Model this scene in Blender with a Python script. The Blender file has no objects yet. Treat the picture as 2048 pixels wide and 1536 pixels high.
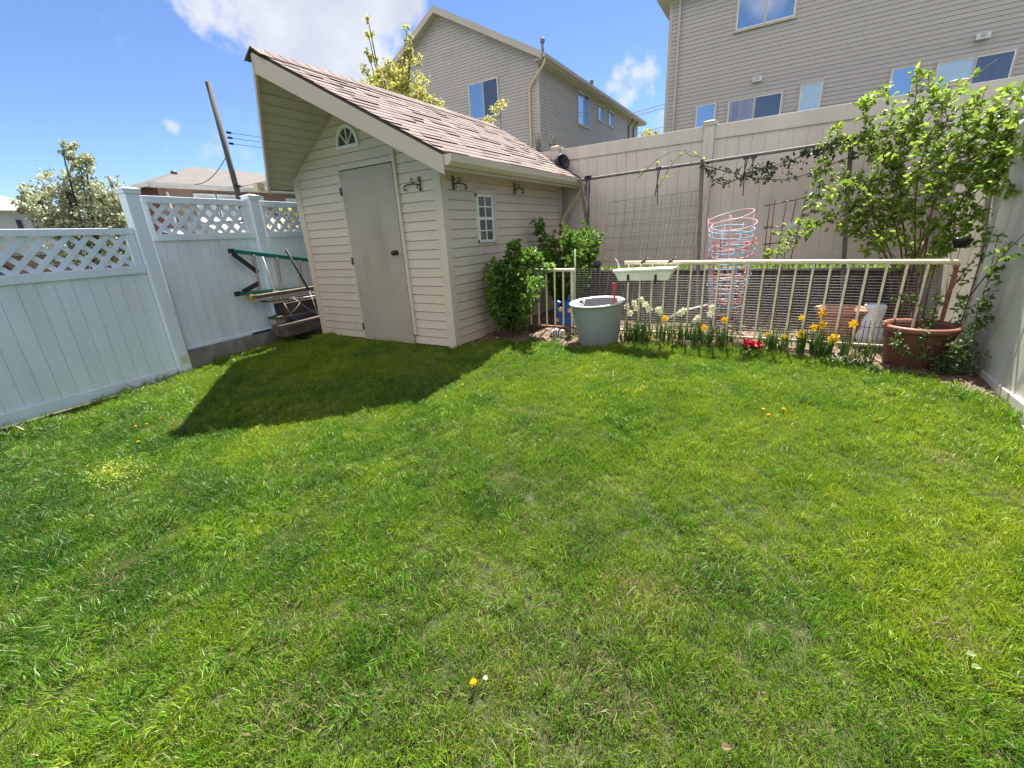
import bpy, math, random
import numpy as np
from mathutils import Vector, Matrix
R = math.radians
rnd = random.Random(7)
rng = np.random.default_rng(11)
C = bpy.context.scene.collection
S = bpy.context.scene

# ------------------------------------------------------------------ camera, world, sun, exposure
cd = bpy.data.cameras.new('camera'); cam = bpy.data.objects.new('camera', cd); C.objects.link(cam)
S.camera = cam
PITCH, ROLL, YAW = R(19.0741), R(-3.2271), R(-31.8440)
fw = Vector((math.sin(YAW)*math.cos(PITCH), math.cos(YAW)*math.cos(PITCH), -math.sin(PITCH)))
rt = Vector((math.cos(YAW), -math.sin(YAW), 0)); up = rt.cross(fw)
rt2 = rt*math.cos(ROLL)+up*math.sin(ROLL); up2 = -rt*math.sin(ROLL)+up*math.cos(ROLL)
m = Matrix((rt2, up2, -fw)).transposed().to_4x4(); m.translation = Vector((3.14971, -3.87225, 1.15975))
cam.matrix_world = m
cd.sensor_width = 36; cd.lens = 864.77/2048*36; cd.clip_start = .02; cd.clip_end = 2000

SUN_AZ, SUN_EL = R(-10.5), R(62.5)
sl = bpy.data.lights.new('sun', 'SUN'); so = bpy.data.objects.new('sun', sl); C.objects.link(so)
sl.energy = 5.0; sl.angle = R(.53); sl.color = (1, .95, .87)
sd = Vector((math.sin(SUN_AZ)*math.cos(SUN_EL), math.cos(SUN_AZ)*math.cos(SUN_EL), math.sin(SUN_EL)))
so.rotation_euler = sd.to_track_quat('Z', 'Y').to_euler(); so.location = (0, 20, 40)

w = bpy.data.worlds.new('World'); S.world = w; w.use_nodes = True
nt = w.node_tree; nt.nodes.clear()
N = nt.nodes.new; LK = nt.links.new
sky = N('ShaderNodeTexSky'); sky.sky_type = 'NISHITA'; sky.sun_disc = False
sky.sun_elevation = SUN_EL; sky.sun_rotation = SUN_AZ % (2*math.pi); sky.air_density = .85; sky.altitude = 1200; sky.dust_density = .2; sky.ozone_density = 2.5
bg = N('ShaderNodeBackground'); bg.inputs[1].default_value = .052
wo = N('ShaderNodeOutputWorld')
tc = N('ShaderNodeTexCoord')
def mth(op, a, b=None, c=None):
    n = N('ShaderNodeMath'); n.operation = op
    for i, v in enumerate((a, b, c)):
        if v is None: continue
        if isinstance(v, (int, float)): n.inputs[i].default_value = v
        else: LK(v, n.inputs[i])
    return n.outputs[0]
def blob(d, ang, soft, sx=1.0):
    n = N('ShaderNodeVectorMath'); n.operation = 'DOT_PRODUCT'
    LK(tc.outputs['Generated'], n.inputs[0]); n.inputs[1].default_value = Vector(d).normalized()
    mr = N('ShaderNodeMapRange'); mr.inputs[1].default_value = math.cos(R(ang+soft)); mr.inputs[2].default_value = math.cos(R(max(ang-soft, .05)))
    LK(n.outputs['Value'], mr.inputs[0]); return mr.outputs[0]
def pixdir(x, y):
    return fw + rt2*((x-1024)/864.77) - up2*((y-768)/864.77)
cn = N('ShaderNodeTexNoise'); cn.inputs['Scale'].default_value = 9; cn.inputs['Detail'].default_value = 9; cn.inputs['Roughness'].default_value = .62
LK(tc.outputs['Generated'], cn.inputs['Vector'])
mask = None
# the clouds stand in fixed directions of the sky: a big bank over the shed, puffs low between the houses
for (d, a, s_, wgt) in ((pixdir(455, -40), 3.2, 3.2, 1), (pixdir(560, 0), 4.0, 3.2, 1), (pixdir(660, 50), 4.2, 3, 1), (pixdir(710, 90), 3.0, 2.4, .9), (pixdir(660, 140), 2.0, 2.4, .8), (pixdir(560, -200), 9, 5, 1), (pixdir(740, -30), 3.4, 3, 1),
                       (pixdir(1265, 168), 1.2, 2.6, .60), (pixdir(1300, 140), .8, 1.8, .50), (pixdir(1335, 250), 1.2, 1.8, .62), (pixdir(346, 254), .2, 1.0, .36),
                       (pixdir(330, 330), 2.4, 2.5, .22), (pixdir(440, 300), 2, 3, .15), (pixdir(200, 60), 3, 4, .16)):
    b = mth('MULTIPLY', blob(d, a, s_), wgt)
    mask = b if mask is None else mth('MAXIMUM', mask, b)
cl = mth('MULTIPLY_ADD', cn.outputs['Fac'], 2.2, -1.12)      # ragged edge
cn2 = N('ShaderNodeTexNoise'); cn2.inputs['Scale'].default_value = 34; cn2.inputs['Detail'].default_value = 6; LK(tc.outputs['Generated'], cn2.inputs['Vector'])
cm = mth('ADD', mth('ADD', mth('MULTIPLY', mask, 1.35), cl), mth('MULTIPLY_ADD', cn2.outputs['Fac'], 1.3, -.65))
mr = N('ShaderNodeMapRange'); mr.inputs[1].default_value = .28; mr.inputs[2].default_value = 1.0; LK(cm, mr.inputs[0])
mr.interpolation_type = 'SMOOTHSTEP'
fac = mth('MULTIPLY', mr.outputs[0], mth('MINIMUM', mth('MULTIPLY', mask, 3), 1.0))
n2 = N('ShaderNodeTexNoise'); n2.inputs['Scale'].default_value = 4; n2.inputs['Detail'].default_value = 5; LK(tc.outputs['Generated'], n2.inputs['Vector'])
cr = N('ShaderNodeValToRGB'); cr.color_ramp.elements[0].position = .38; cr.color_ramp.elements[0].color = (3.3, 3.65, 4.4, 1)
cr.color_ramp.elements[1].position = .62; cr.color_ramp.elements[1].color = (5.0, 5.15, 5.5, 1); LK(n2.outputs['Fac'], cr.inputs[0])
gain = N('ShaderNodeMix'); gain.data_type = 'RGBA'; gain.blend_type = 'MULTIPLY'; gain.inputs[0].default_value = 1
LK(sky.outputs[0], gain.inputs[6]); gain.inputs[7].default_value = (.84, .91, 1.06, 1)
mx = N('ShaderNodeMix'); mx.data_type = 'RGBA'; LK(fac, mx.inputs[0]); LK(gain.outputs[2], mx.inputs[6]); LK(cr.outputs[0], mx.inputs[7])
# added unseen cloud banks behind the camera, overbright and warm to fill shaded walls
fill_mask = None
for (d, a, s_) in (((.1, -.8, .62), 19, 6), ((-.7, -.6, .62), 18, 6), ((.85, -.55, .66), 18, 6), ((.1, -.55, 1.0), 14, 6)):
    b = blob(d, a, s_); fill_mask = b if fill_mask is None else mth('MAXIMUM', fill_mask, b)
f2 = N('ShaderNodeMapRange'); f2.interpolation_type = 'SMOOTHSTEP'; f2.inputs[1].default_value = .35; f2.inputs[2].default_value = .9; LK(mth('ADD', fill_mask, mth('MULTIPLY', cl, .5)), f2.inputs[0])
mx2 = N('ShaderNodeMix'); mx2.data_type = 'RGBA'; LK(mth('MULTIPLY', f2.outputs[0], mth('MINIMUM', mth('MULTIPLY', fill_mask, 3), 1.0)), mx2.inputs[0]); LK(mx.outputs[2], mx2.inputs[6]); mx2.inputs[7].default_value = (10.8, 9.6, 8.8, 1)
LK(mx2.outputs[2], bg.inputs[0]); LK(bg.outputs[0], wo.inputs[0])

S.view_settings.view_transform = 'Standard'; S.view_settings.look = 'None'
S.view_settings.exposure = 1.88; S.view_settings.gamma = 1; S.view_settings.use_curve_mapping = False
S.render.engine = 'CYCLES'
S.cycles.max_bounces = 8; S.cycles.transparent_max_bounces = 8; S.cycles.use_denoising = True
S.cycles.sample_clamp_indirect = 6

# ------------------------------------------------------------------ materials
MATS = {}
def mat(name, col, rough=.6, var=.12, scale=6, bump=0, bscale=60, metal=0, spec=.4, tint=None, col2=None, trans=0, stretch=None, detail=5, coat=0, stain=None):
    """procedural material: base colour mottled by object/world noise; tint = name of a per-face attribute that mixes col to col2"""
    if name in MATS: return MATS[name]
    M = bpy.data.materials.new(name); M.use_nodes = True; t = M.node_tree; t.nodes.clear()
    n = t.nodes.new; l = t.links.new
    out = n('ShaderNodeOutputMaterial'); p = n('ShaderNodeBsdfPrincipled')
    g = n('ShaderNodeNewGeometry'); no = n('ShaderNodeTexNoise'); no.inputs['Scale'].default_value = scale; no.inputs['Detail'].default_value = detail
    vec = g.outputs['Position']
    if stretch:
        mp = n('ShaderNodeMapping'); mp.inputs['Scale'].default_value = stretch; l(vec, mp.inputs['Vector']); vec = mp.outputs[0]
    l(vec, no.inputs['Vector'])
    c2 = col2 or tuple(min(1, c*(1+var)) for c in col)
    c1 = col if col2 else tuple(c*(1-var) for c in col)
    mxn = n('ShaderNodeMix'); mxn.data_type = 'RGBA'
    mxn.inputs[6].default_value = (*c1, 1); mxn.inputs[7].default_value = (*c2, 1)
    rp = n('ShaderNodeMapRange'); rp.inputs[1].default_value = .3; rp.inputs[2].default_value = .7; l(no.outputs['Fac'], rp.inputs[0])
    if tint:
        at = n('ShaderNodeAttribute'); at.attribute_name = tint
        ad = n('ShaderNodeMath'); ad.operation = 'MULTIPLY_ADD'; l(rp.outputs[0], ad.inputs[0]); ad.inputs[1].default_value = var
        l(at.outputs['Fac'], ad.inputs[2]); l(ad.outputs[0], mxn.inputs[0])
        sub = n('ShaderNodeMath'); sub.operation = 'SUBTRACT'; l(ad.outputs[0], sub.inputs[0]); sub.inputs[1].default_value = var*.5; l(sub.outputs[0], mxn.inputs[0])
    else: l(rp.outputs[0], mxn.inputs[0])
    cout = mxn.outputs[2]
    if stain:                                    # weathering: soft edged blotches and drips of another colour
        sc, ss, sth, sam, sst = stain
        mp2 = n('ShaderNodeMapping'); mp2.inputs['Scale'].default_value = sst; l(g.outputs['Position'], mp2.inputs['Vector']); n3 = n('ShaderNodeTexNoise'); n3.inputs['Scale'].default_value = ss; n3.inputs['Detail'].default_value = 7; n3.inputs['Roughness'].default_value = .65; l(mp2.outputs[0], n3.inputs['Vector'])
        r3 = n('ShaderNodeMapRange'); r3.inputs[1].default_value = sth; r3.inputs[2].default_value = sth+.16; r3.inputs[4].default_value = sam; l(n3.outputs['Fac'], r3.inputs[0])
        m3 = n('ShaderNodeMix'); m3.data_type = 'RGBA'; l(r3.outputs[0], m3.inputs[0]); l(cout, m3.inputs[6]); m3.inputs[7].default_value = (*sc, 1); cout = m3.outputs[2]
    l(cout, p.inputs['Base Color'])
    p.inputs['Roughness'].default_value = rough; p.inputs['Metallic'].default_value = metal; p.inputs['Specular IOR Level'].default_value = spec
    if coat: p.inputs['Coat Weight'].default_value = coat
    if bump:
        b = n('ShaderNodeBump'); b.inputs['Strength'].default_value = bump; b.inputs['Distance'].default_value = .01
        n2 = n('ShaderNodeTexNoise'); n2.inputs['Scale'].default_value = bscale; n2.inputs['Detail'].default_value = 4; l(vec, n2.inputs['Vector'])
        l(n2.outputs['Fac'], b.inputs['Height']); l(b.outputs[0], p.inputs['Normal'])
    sh = p.outputs[0]
    if trans:
        tr = n('ShaderNodeBsdfTranslucent'); l(mxn.outputs[2], tr.inputs[0])
        ms = n('ShaderNodeMixShader'); ms.inputs[0].default_value = trans; l(sh, ms.inputs[1]); l(tr.outputs[0], ms.inputs[2]); sh = ms.outputs[0]
    l(sh, out.inputs[0]); MATS[name] = M; return M

siding = mat('cream siding', (.60, .515, .40), .5, .06, 2.5, .05, 200, tint='tint', col2=(.64, .555, .435), stain=((.40, .35, .27), 2.2, .52, .35, (1, 1, .35)))
trimc = mat('cream trim', (.60, .52, .40), .45, .04, 2)
soffm = mat('soffit vinyl', (.52, .445, .40), .5, .05, 3)
fascm = mat('fascia', (.48, .42, .335), .5, .05, 2)
doorm = mat('door paint', (.39, .34, .265), .5, .06, 2.5, .06, 30, stain=((.22, .19, .15), 3.0, .55, .4, (2, 2, .4)))
shing = mat('shingle', (0.070, 0.050, 0.043), .9, .3, 60, .5, 300, tint='tint', col2=(.225, .172, .148))
blackm = mat('black iron', (.015, .015, .017), .45, .2, 30)
darkm = mat('dark shadow gap', (.02, .02, .02), .8)
whitev = mat('white vinyl', (.67, .745, .80), .35, .06, 3, stretch=(2, 2, .5), stain=((.52, .54, .48), 2.0, .55, .28, (2.5, 2.5, .3)))
beigev = mat('beige vinyl', (.60, .545, .475), .4, .07, 2.5, stretch=(2, 2, .4), stain=((.44, .40, .31), 1.8, .54, .4, (2.5, 2.5, .3)))
beige2 = mat('beige vinyl cap', (.56, .49, .38), .4, .04, 1.3)
rightv = mat('grey beige vinyl', (.60, .575, .50), .38, .08, 3, stretch=(2, 2, .4), stain=((.42, .41, .33), 2.2, .52, .5, (2.5, 2.5, .25)))
concrete = mat('concrete', (.20, .19, .165), .9, .35, 7, .5, 60)
stonem = mat('dark retaining block', (.07, .06, .05), .9, .45, 9, .8, 30)
capm = mat('retaining cap', (.34, .32, .28), .9, .25, 12, .4, 60)
soilm = mat('soil', (0.064, 0.041, 0.026), .95, .5, 14, .9, 60, col2=(0.195, 0.135, 0.094))
chipm = mat('mulch chips', (0.150, 0.098, 0.060), .9, .5, 60, tint='tint', col2=(0.315, 0.240, 0.173))
wood = mat('weathered wood', (.085, .07, .055), .85, .45, 12, .5, 60, stretch=(1, .15, 1))
wood2 = mat('grey timber pipe', (.17, .155, .135), .8, .3, 14, .3, 60)
creamiron = mat('cream painted iron', (.68, .62, .45), .4, .15, 20, .15, 80)
rust = mat('rusty iron', (.22, .10, .05), .8, .5, 30)
galv = mat('galvanised wire', (.34, .34, .33), .5, .1, 30, metal=.3)
galvd = mat('dark green wire', (.30, .33, .24), .5, .2, 30)
steel = mat('aluminium', (.36, .345, .32), .45, .1, 20, metal=0)
greenl = mat('green fibreglass', (.012, .16, .12), .35, .1, 10)
greypot = mat('grey plastic pot', (.235, .255, .265), .5, .08, 4, .1, 200)
terra = mat('terracotta', (.36, .16, .095), .75, .2, 8, .2, 60)
brownpot = mat('brown plastic pot', (.115, .042, .026), .5, .12, 5)
rimbrown = mat('brown pot rim', (.21, .08, .052), .5, .1, 5)
boxm = mat('white planter plastic', (.78, .77, .66), .45, .1, 12)
redm = mat('red plastic', (.45, .03, .03), .4)
pinkm = mat('pink coated wire', (.60, .36, .36), .35, .1, 20)
redw = mat('red coated wire', (.34, .11, .10), .35, .1, 20)
bluew = mat('blue coated wire', (.24, .42, .62), .35, .1, 20)
dkred = mat('dark red tube', (.10, .022, .02), .45, .2, 20)
bluep = mat('blue plastic', (.02, .10, .34), .4, .1, 8)
tanp = mat('tan plastic', (.55, .36, .16), .5)
stripe = mat('grey painted stone', (.16, .16, .17), .8, .1, 30, tint='tint', col2=(.62, .60, .57))
sackm = mat('white sack', (.62, .66, .74), .5, .15, 18)
blackpl = mat('black plastic', (.02, .021, .024), .38, .2, 20)
yellow = mat('yellow petals', (.80, .52, .012), .5, .1, 30, trans=.3)
orange = mat('orange trumpet', (.80, .40, .006), .5, .1, 30, trans=.25)
whitep = mat('white petals', (.70, .70, .50), .5, .08, 30, trans=.3)
redp = mat('red petals', (.48, .012, .03), .5, .2, 30, trans=.2)
strapg = mat('strap leaf green', (0.038, 0.090, 0.017), .45, .5, 30, trans=.35, tint='tint', col2=(0.112, 0.188, 0.038))
leafd = mat('shrub leaf', (0.038, 0.108, 0.019), .42, .3, 40, trans=.42, tint='tint', col2=(0.182, 0.312, 0.038))
leafr = mat('climber leaf', (0.076, 0.163, 0.022), .36, .3, 40, trans=.48, tint='tint', col2=(0.378, 0.486, 0.081))
leafdk = mat('dusty dark leaf', (.04, .055, .03), .6, .3, 40, trans=.15, tint='tint', col2=(.11, .15, .06))
leafs = mat('small creeper leaf', (0.045, 0.090, 0.022), .45, .3, 40, trans=.35, tint='tint', col2=(0.180, 0.255, 0.083))
leafp = mat('pear leaf', (0.207, 0.259, 0.044), .45, .3, 30, trans=.45, tint='tint', col2=(0.638, 0.569, 0.190))
leafw = mat('blossom leaf', (0.160, 0.200, 0.072), .5, .3, 30, trans=.35, tint='tint', col2=(0.560, 0.567, 0.384))
leaff = mat('far foliage', (0.038, 0.068, 0.022), .6, .3, 10, trans=.25, tint='tint', col2=(0.128, 0.158, 0.068))
bark = mat('bark', (.075, .055, .04), .9, .35, 30, .5, 60)
canem = mat('cane', (.10, .055, .035), .6, .4, 30)
greencane = mat('green cane', (.10, .14, .04), .5, .3, 30)
hsid = mat('grey beige house siding', (.395, .36, .345), .5, .05, .7, tint='tint', col2=(.43, .39, .375), stain=((.33, .30, .285), .6, .53, .3, (1, 1, .4)))
htrim = mat('house trim', (.43, .385, .345), .5, .05, 1)
hroof = mat('house roof', (.20, .18, .165), .9, .3, 6, .3, 30)
brick = None
brickroof = mat('brick house roof', (0.099, 0.092, 0.086), .9, .15, 3, .3, 20)
paled = mat('pale distant siding', (.50, .50, .50), .6, .05, 1)
pole = mat('pole wood', (.06, .057, .055), .85, .25, 5, .3, 30, stretch=(1, 1, .1))
cablem = mat('cable', (.03, .03, .035), .6)
blueglass = None
def glassmat(name, base, refl, rough=.03, st=(1, 1, 1), amp=.2):
    M = bpy.data.materials.new(name); M.use_nodes = True; t = M.node_tree; t.nodes.clear(); n = t.nodes.new; l = t.links.new
    out = n('ShaderNodeOutputMaterial'); p = n('ShaderNodeBsdfPrincipled'); gl = n('ShaderNodeBsdfGlossy'); ms = n('ShaderNodeMixShader')
    g = n('ShaderNodeNewGeometry'); no = n('ShaderNodeTexNoise'); no.inputs['Scale'].default_value = 1.1; mpv = n('ShaderNodeMapping'); mpv.inputs['Scale'].default_value = st; l(g.outputs['Position'], mpv.inputs[0]); l(mpv.outputs[0], no.inputs['Vector']); no.inputs['Detail'].default_value = 4
    mxn = n('ShaderNodeMix'); mxn.data_type = 'RGBA'; mxn.inputs[6].default_value = (*[c*(1-amp) for c in base], 1); mxn.inputs[7].default_value = (*[min(1, c*(1+amp)) for c in base], 1)
    l(no.outputs['Fac'], mxn.inputs[0]); l(mxn.outputs[2], p.inputs['Base Color']); p.inputs['Roughness'].default_value = .3
    bp = n('ShaderNodeBump'); bp.inputs['Strength'].default_value = .04; nb_ = n('ShaderNodeTexNoise'); nb_.inputs['Scale'].default_value = 1.3; l(g.outputs['Position'], nb_.inputs['Vector']); l(nb_.outputs['Fac'], bp.inputs['Height']); l(bp.outputs[0], gl.inputs['Normal'])
    gl.inputs['Roughness'].default_value = rough; gl.inputs['Color'].default_value = (.85, .93, 1, 1); ms.inputs[0].default_value = refl
    l(p.outputs[0], ms.inputs[1]); l(gl.outputs[0], ms.inputs[2]); l(ms.outputs[0], out.inputs[0]); return M
skyglass = glassmat('window glass painted sky', (.07, .14, .27), .45, .03, (1.6, 1.6, .35), .6)  # blue base colour painted in for reflected sky, under the real glossy layer
darkglass = glassmat('window glass dark', (.03, .032, .04), .13, .03, (5, 5, .2), .7)
curtain = glassmat('curtained glass', (.20, .19, .22), .12, .03, (6, 6, .15), .75)
blind = glassmat('glass with blinds', (.38, .48, .48), .22, .03, (.5, .5, 9), .15)
def brickmat():
    M = bpy.data.materials.new('red brick'); M.use_nodes = True; t = M.node_tree; p = t.nodes['Principled BSDF']; n = t.nodes.new; l = t.links.new
    g = n('ShaderNodeTexCoord'); mp = n('ShaderNodeMapping'); mp.inputs['Rotation'].default_value = (R(90), 0, R(90)); l(g.outputs['Object'], mp.inputs[0])
    b = n('ShaderNodeTexBrick'); b.inputs['Scale'].default_value = 4; b.inputs['Color1'].default_value = (.17, .035, .028, 1); b.inputs['Color2'].default_value = (.115, .026, .022, 1); b.inputs['Mortar'].default_value = (.22, .15, .13, 1)
    b.inputs['Mortar Size'].default_value = .012; l(mp.outputs[0], b.inputs[0]); l(b.outputs[0], p.inputs['Base Color']); p.inputs['Roughness'].default_value = .85
    return M
brick = brickmat()

# ------------------------------------------------------------------ mesh helpers
class MB:
    def __init__(s): s.v = []; s.f = []; s.sm = []; s.t = []; s.mi = []; s.arr = []
    def face(s, idx, smooth=False, tint=.5, mi=0): s.f.append(idx); s.sm.append(smooth); s.t.append(tint); s.mi.append(mi)
    def poly(s, pts, tint=.5, mi=0, smooth=False):
        k = len(s.v); s.v += [tuple(p) for p in pts]; s.face(tuple(range(k, k+len(pts))), smooth, tint, mi)
    def hexa(s, c8, tint=.5, mi=0):
        k = len(s.v); s.v += [tuple(p) for p in c8]
        for q in ((3, 2, 1, 0), (4, 5, 6, 7), (0, 1, 5, 4), (1, 2, 6, 5), (2, 3, 7, 6), (3, 0, 4, 7)): s.face(tuple(k+i for i in q), False, tint, mi)
    def box(s, a, b, tint=.5, mi=0):
        x0, y0, z0 = a; x1, y1, z1 = b
        s.hexa([(x0, y0, z0), (x1, y0, z0), (x1, y1, z0), (x0, y1, z0), (x0, y0, z1), (x1, y0, z1), (x1, y1, z1), (x0, y1, z1)], tint, mi)
    def obox(s, o, u, a0, a1, n, b0, b1, z0, z1, tint=.5, mi=0):
        """box along horizontal direction u (a0..a1), normal n (b0..b1) and height z0..z1, from origin o"""
        P = lambda a, b, z: (o[0]+u[0]*a+n[0]*b, o[1]+u[1]*a+n[1]*b, z)
        s.hexa([P(a0, b0, z0), P(a1, b0, z0), P(a1, b1, z0), P(a0, b1, z0), P(a0, b0, z1), P(a1, b0, z1), P(a1, b1, z1), P(a0, b1, z1)], tint, mi)
    def beam(s, p, q, w_, h_, upv=(0, 0, 1), tint=.5, mi=0):
        p, q = Vector(p), Vector(q); d = (q-p).normalized(); u_ = Vector(upv)
        if abs(d.dot(u_)) > .98: u_ = Vector((0, 1, 0)) if abs(d.y) < .9 else Vector((1, 0, 0))
        sx = d.cross(u_).normalized()*w_*.5; sz = sx.cross(d).normalized()*h_*.5
        s.hexa([p-sx-sz, p+sx-sz, q+sx-sz, q-sx-sz, p-sx+sz, p+sx+sz, q+sx+sz, q-sx+sz], tint, mi)
    def tube(s, pts, r, n=8, closed=False, tint=.5, mi=0):
        pts = [Vector(p) for p in pts]; L = len(pts)
        rr = list(np.interp(np.linspace(0, 1, L), np.linspace(0, 1, len(r)), r)) if hasattr(r, '__len__') else [r]*L
        k = len(s.v); pu = None
        for i, p in enumerate(pts):
            a = pts[i-1] if (i or closed) else p; b = pts[(i+1) % L] if (i < L-1 or closed) else p
            d = (b-a).normalized() if (b-a).length > 1e-9 else Vector((0, 0, 1))
            if pu is None: pu = Vector((0, 0, 1)) if abs(d.z) < .9 else Vector((1, 0, 0))
            x_ = d.cross(pu).normalized(); y_ = x_.cross(d).normalized(); pu = y_
            for j in range(n):
                an = 2*math.pi*j/n; q = p+x_*math.cos(an)*rr[i]+y_*math.sin(an)*rr[i]; s.v.append((q.x, q.y, q.z))
        for i in range(L if closed else L-1):
            i2 = (i+1) % L
            for j in range(n):
                j2 = (j+1) % n; s.face((k+i*n+j, k+i*n+j2, k+i2*n+j2, k+i2*n+j), True, tint, mi)
        if not closed:
            s.face(tuple(k+j for j in range(n))[::-1], False, tint, mi); s.face(tuple(k+(L-1)*n+j for j in range(n)), False, tint, mi)
    def ring(s, c, r, wr, n=40, tilt=(0, 0), seg=6, tint=.5):
        s.tube([(c[0]+r*math.cos(a), c[1]+r*math.sin(a), c[2]+tilt[0]*math.cos(a)+tilt[1]*math.sin(a)) for a in [2*math.pi*i/n for i in range(n)]], wr, seg, True, tint)
    def lathe(s, prof, n=40, c=(0, 0, 0), mi=0, tint=.5, sx=1, sy=1):
        k = len(s.v); L = len(prof)
        for (r, z) in prof:
            for j in range(n):
                a = 2*math.pi*j/n; s.v.append((c[0]+r*math.cos(a)*sx, c[1]+r*math.sin(a)*sy, c[2]+z))
        for i in range(L-1):
            for j in range(n):
                j2 = (j+1) % n; s.face((k+i*n+j, k+i*n+j2, k+(i+1)*n+j2, k+(i+1)*n+j), True, tint, mi)
    def ball(s, c, r, n=10, m_=7, tint=.5, mi=0):
        r3 = r if hasattr(r, '__len__') else (r, r, r)
        prof = [(math.sin(math.pi*i/m_)*1+1e-4, -math.cos(math.pi*i/m_)) for i in range(m_+1)]
        k = len(s.v)
        for (a, z) in prof:
            for j in range(n):
                an = 2*math.pi*j/n; s.v.append((c[0]+a*math.cos(an)*r3[0], c[1]+a*math.sin(an)*r3[1], c[2]+z*r3[2]))
        for i in range(m_):
            for j in range(n):
                j2 = (j+1) % n; s.face((k+i*n+j, k+i*n+j2, k+(i+1)*n+j2, k+(i+1)*n+j), True, tint, mi)
    def leaves(s, P, D, Nn, L, W, tint, fold=.25):
        """many leaves at once: positions P, directions D, normals Nn (N x 3), lengths, widths, tints"""
        P, D, Nn = (np.asarray(a, float) for a in (P, D, Nn)); n = len(P)
        if n == 0: return
        D = D/np.linalg.norm(D, axis=1, keepdims=True); X = np.cross(D, Nn); X /= np.linalg.norm(X, axis=1, keepdims=True)+1e-9; Z = np.cross(X, D)
        L = np.broadcast_to(L, n)[:, None]; W = np.broadcast_to(W, n)[:, None]
        lift = Z*W*fold
        V = np.stack([P, P+D*L*.35+X*W*.5+lift, P+D*L*.72+X*W*.36+lift*.6, P+D*L-Z*L*.12, P+D*L*.72-X*W*.36+lift*.6, P+D*L*.35-X*W*.5+lift], 1).reshape(-1, 3)
        b = np.arange(n)[:, None]*6
        F = np.stack([b+np.array([0, 1, 2, 3]), b+np.array([0, 3, 4, 5])], 1).reshape(-1, 4)
        s.arr.append((V, F, np.repeat(np.broadcast_to(tint, n), 2)))
    def build(s, name, m_, parent=None, bevel=0, local=False):
        me = bpy.data.meshes.new(name)
        V = np.array(s.v, float).reshape(-1, 3); off = len(V)
        loops = [i for f in s.f for i in f]; tot = [len(f) for f in s.f]; sm = list(s.sm); ti = list(s.t); mi = list(s.mi)
        VV = [V]; LL = [np.array(loops, np.int32)]; TT = [np.array(tot, np.int32)]; TI = [np.array(ti, float)]; SM = [np.array(sm, bool)]; MI = [np.array(mi, np.int32)]
        for (v, f, t) in s.arr:
            VV.append(v); LL.append((f+off).astype(np.int32).ravel()); TT.append(np.full(len(f), 4, np.int32)); TI.append(np.asarray(t, float)); SM.append(np.zeros(len(f), bool)); MI.append(np.zeros(len(f), np.int32)); off += len(v)
        V = np.concatenate(VV); Lp = np.concatenate(LL); T = np.concatenate(TT)
        if parent is not None and not local:
            o = np.zeros(3); q = parent
            while q is not None: o += np.array(q.location); q = q.parent
            V = V-o
        me.vertices.add(len(V)); me.vertices.foreach_set('co', V.astype(np.float32).ravel())
        me.loops.add(len(Lp)); me.loops.foreach_set('vertex_index', Lp)
        me.polygons.add(len(T)); me.polygons.foreach_set('loop_start', np.concatenate([[0], np.cumsum(T)[:-1]]).astype(np.int32)); me.polygons.foreach_set('loop_total', T)
        me.polygons.foreach_set('use_smooth', np.concatenate(SM)); me.polygons.foreach_set('material_index', np.concatenate(MI))
        at = me.attributes.new('tint', 'FLOAT', 'FACE'); at.data.foreach_set('value', np.concatenate(TI).astype(np.float32))
        me.update(calc_edges=True); me.validate()
        for q in (m_ if isinstance(m_, (list, tuple)) else [m_]): me.materials.append(q)
        o = bpy.data.objects.new(name, me); C.objects.link(o); o.parent = parent
        if bevel:
            b = o.modifiers.new('bevel', 'BEVEL'); b.width = bevel; b.segments = 2; b.limit_method = 'ANGLE'; b.harden_normals = False
        return o
def tag(o, label=None, cat=None, group=None, kind=None):
    if label: o['label'] = label
    if cat: o['category'] = cat
    if group: o['group'] = group
    if kind: o['kind'] = kind
    return o
def thing(name, label, cat, loc=(0, 0, 0), group=None):
    o = bpy.data.objects.new(name, None); C.objects.link(o); o.location = loc; o.empty_display_size = .1
    return tag(o, label, cat, group)
def copy_tree(o, parent=None):
    c = o.copy(); C.objects.link(c); c.parent = parent
    for ch in list(o.children): copy_tree(ch, c)
    return c

def ground_z(x, y):
    y = np.asarray(y, float); x = np.asarray(x, float)
    z = np.where(y >= 1, -.06, np.where(y >= 0, -.09+.03*y, np.where(y >= -2.6, -.09+.0731*y, -.28+.06*(y+2.6))))
    z = z + .010*np.sin(x*2.3+1.1*y)*np.sin(y*1.9-.7*x) + .006*np.sin(x*5.1-2.7*y)
    return z
def gz(x, y): return float(ground_z(x, y))

# ------------------------------------------------------------------ ground, lawn, bed, terrace
EDGE = [(-.6, .0), (.02, .0), (.12, .18), (.35, .42), (.86, .45), (1.25, .47), (1.78, .66), (2.52, .86), (3.0, .86), (3.56, .74), (3.93, .52), (4.29, .33), (4.45, .1), (4.7, .1)]
EX = np.array([e[0] for e in EDGE]); EY = np.array([e[1] for e in EDGE])
def edge_y(x): return np.interp(x, EX, EY)
def sheet(name, x0, x1, y0, y1, nx, ny, zf, m_, jitter=0):
    X, Y = np.meshgrid(np.linspace(x0, x1, nx), np.linspace(y0, y1, ny)); Z = zf(X, Y)
    if jitter: Z = Z+rng.normal(0, jitter, Z.shape)
    b = MB(); i = np.arange(nx*ny).reshape(ny, nx)
    F = np.stack([i[:-1, :-1], i[:-1, 1:], i[1:, 1:], i[1:, :-1]], -1).reshape(-1, 4)
    b.arr.append((np.stack([X, Y, Z], -1).reshape(-1, 3), F, np.full(len(F), .5)))
    return tag(b.build(name, m_), kind='structure')
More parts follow.
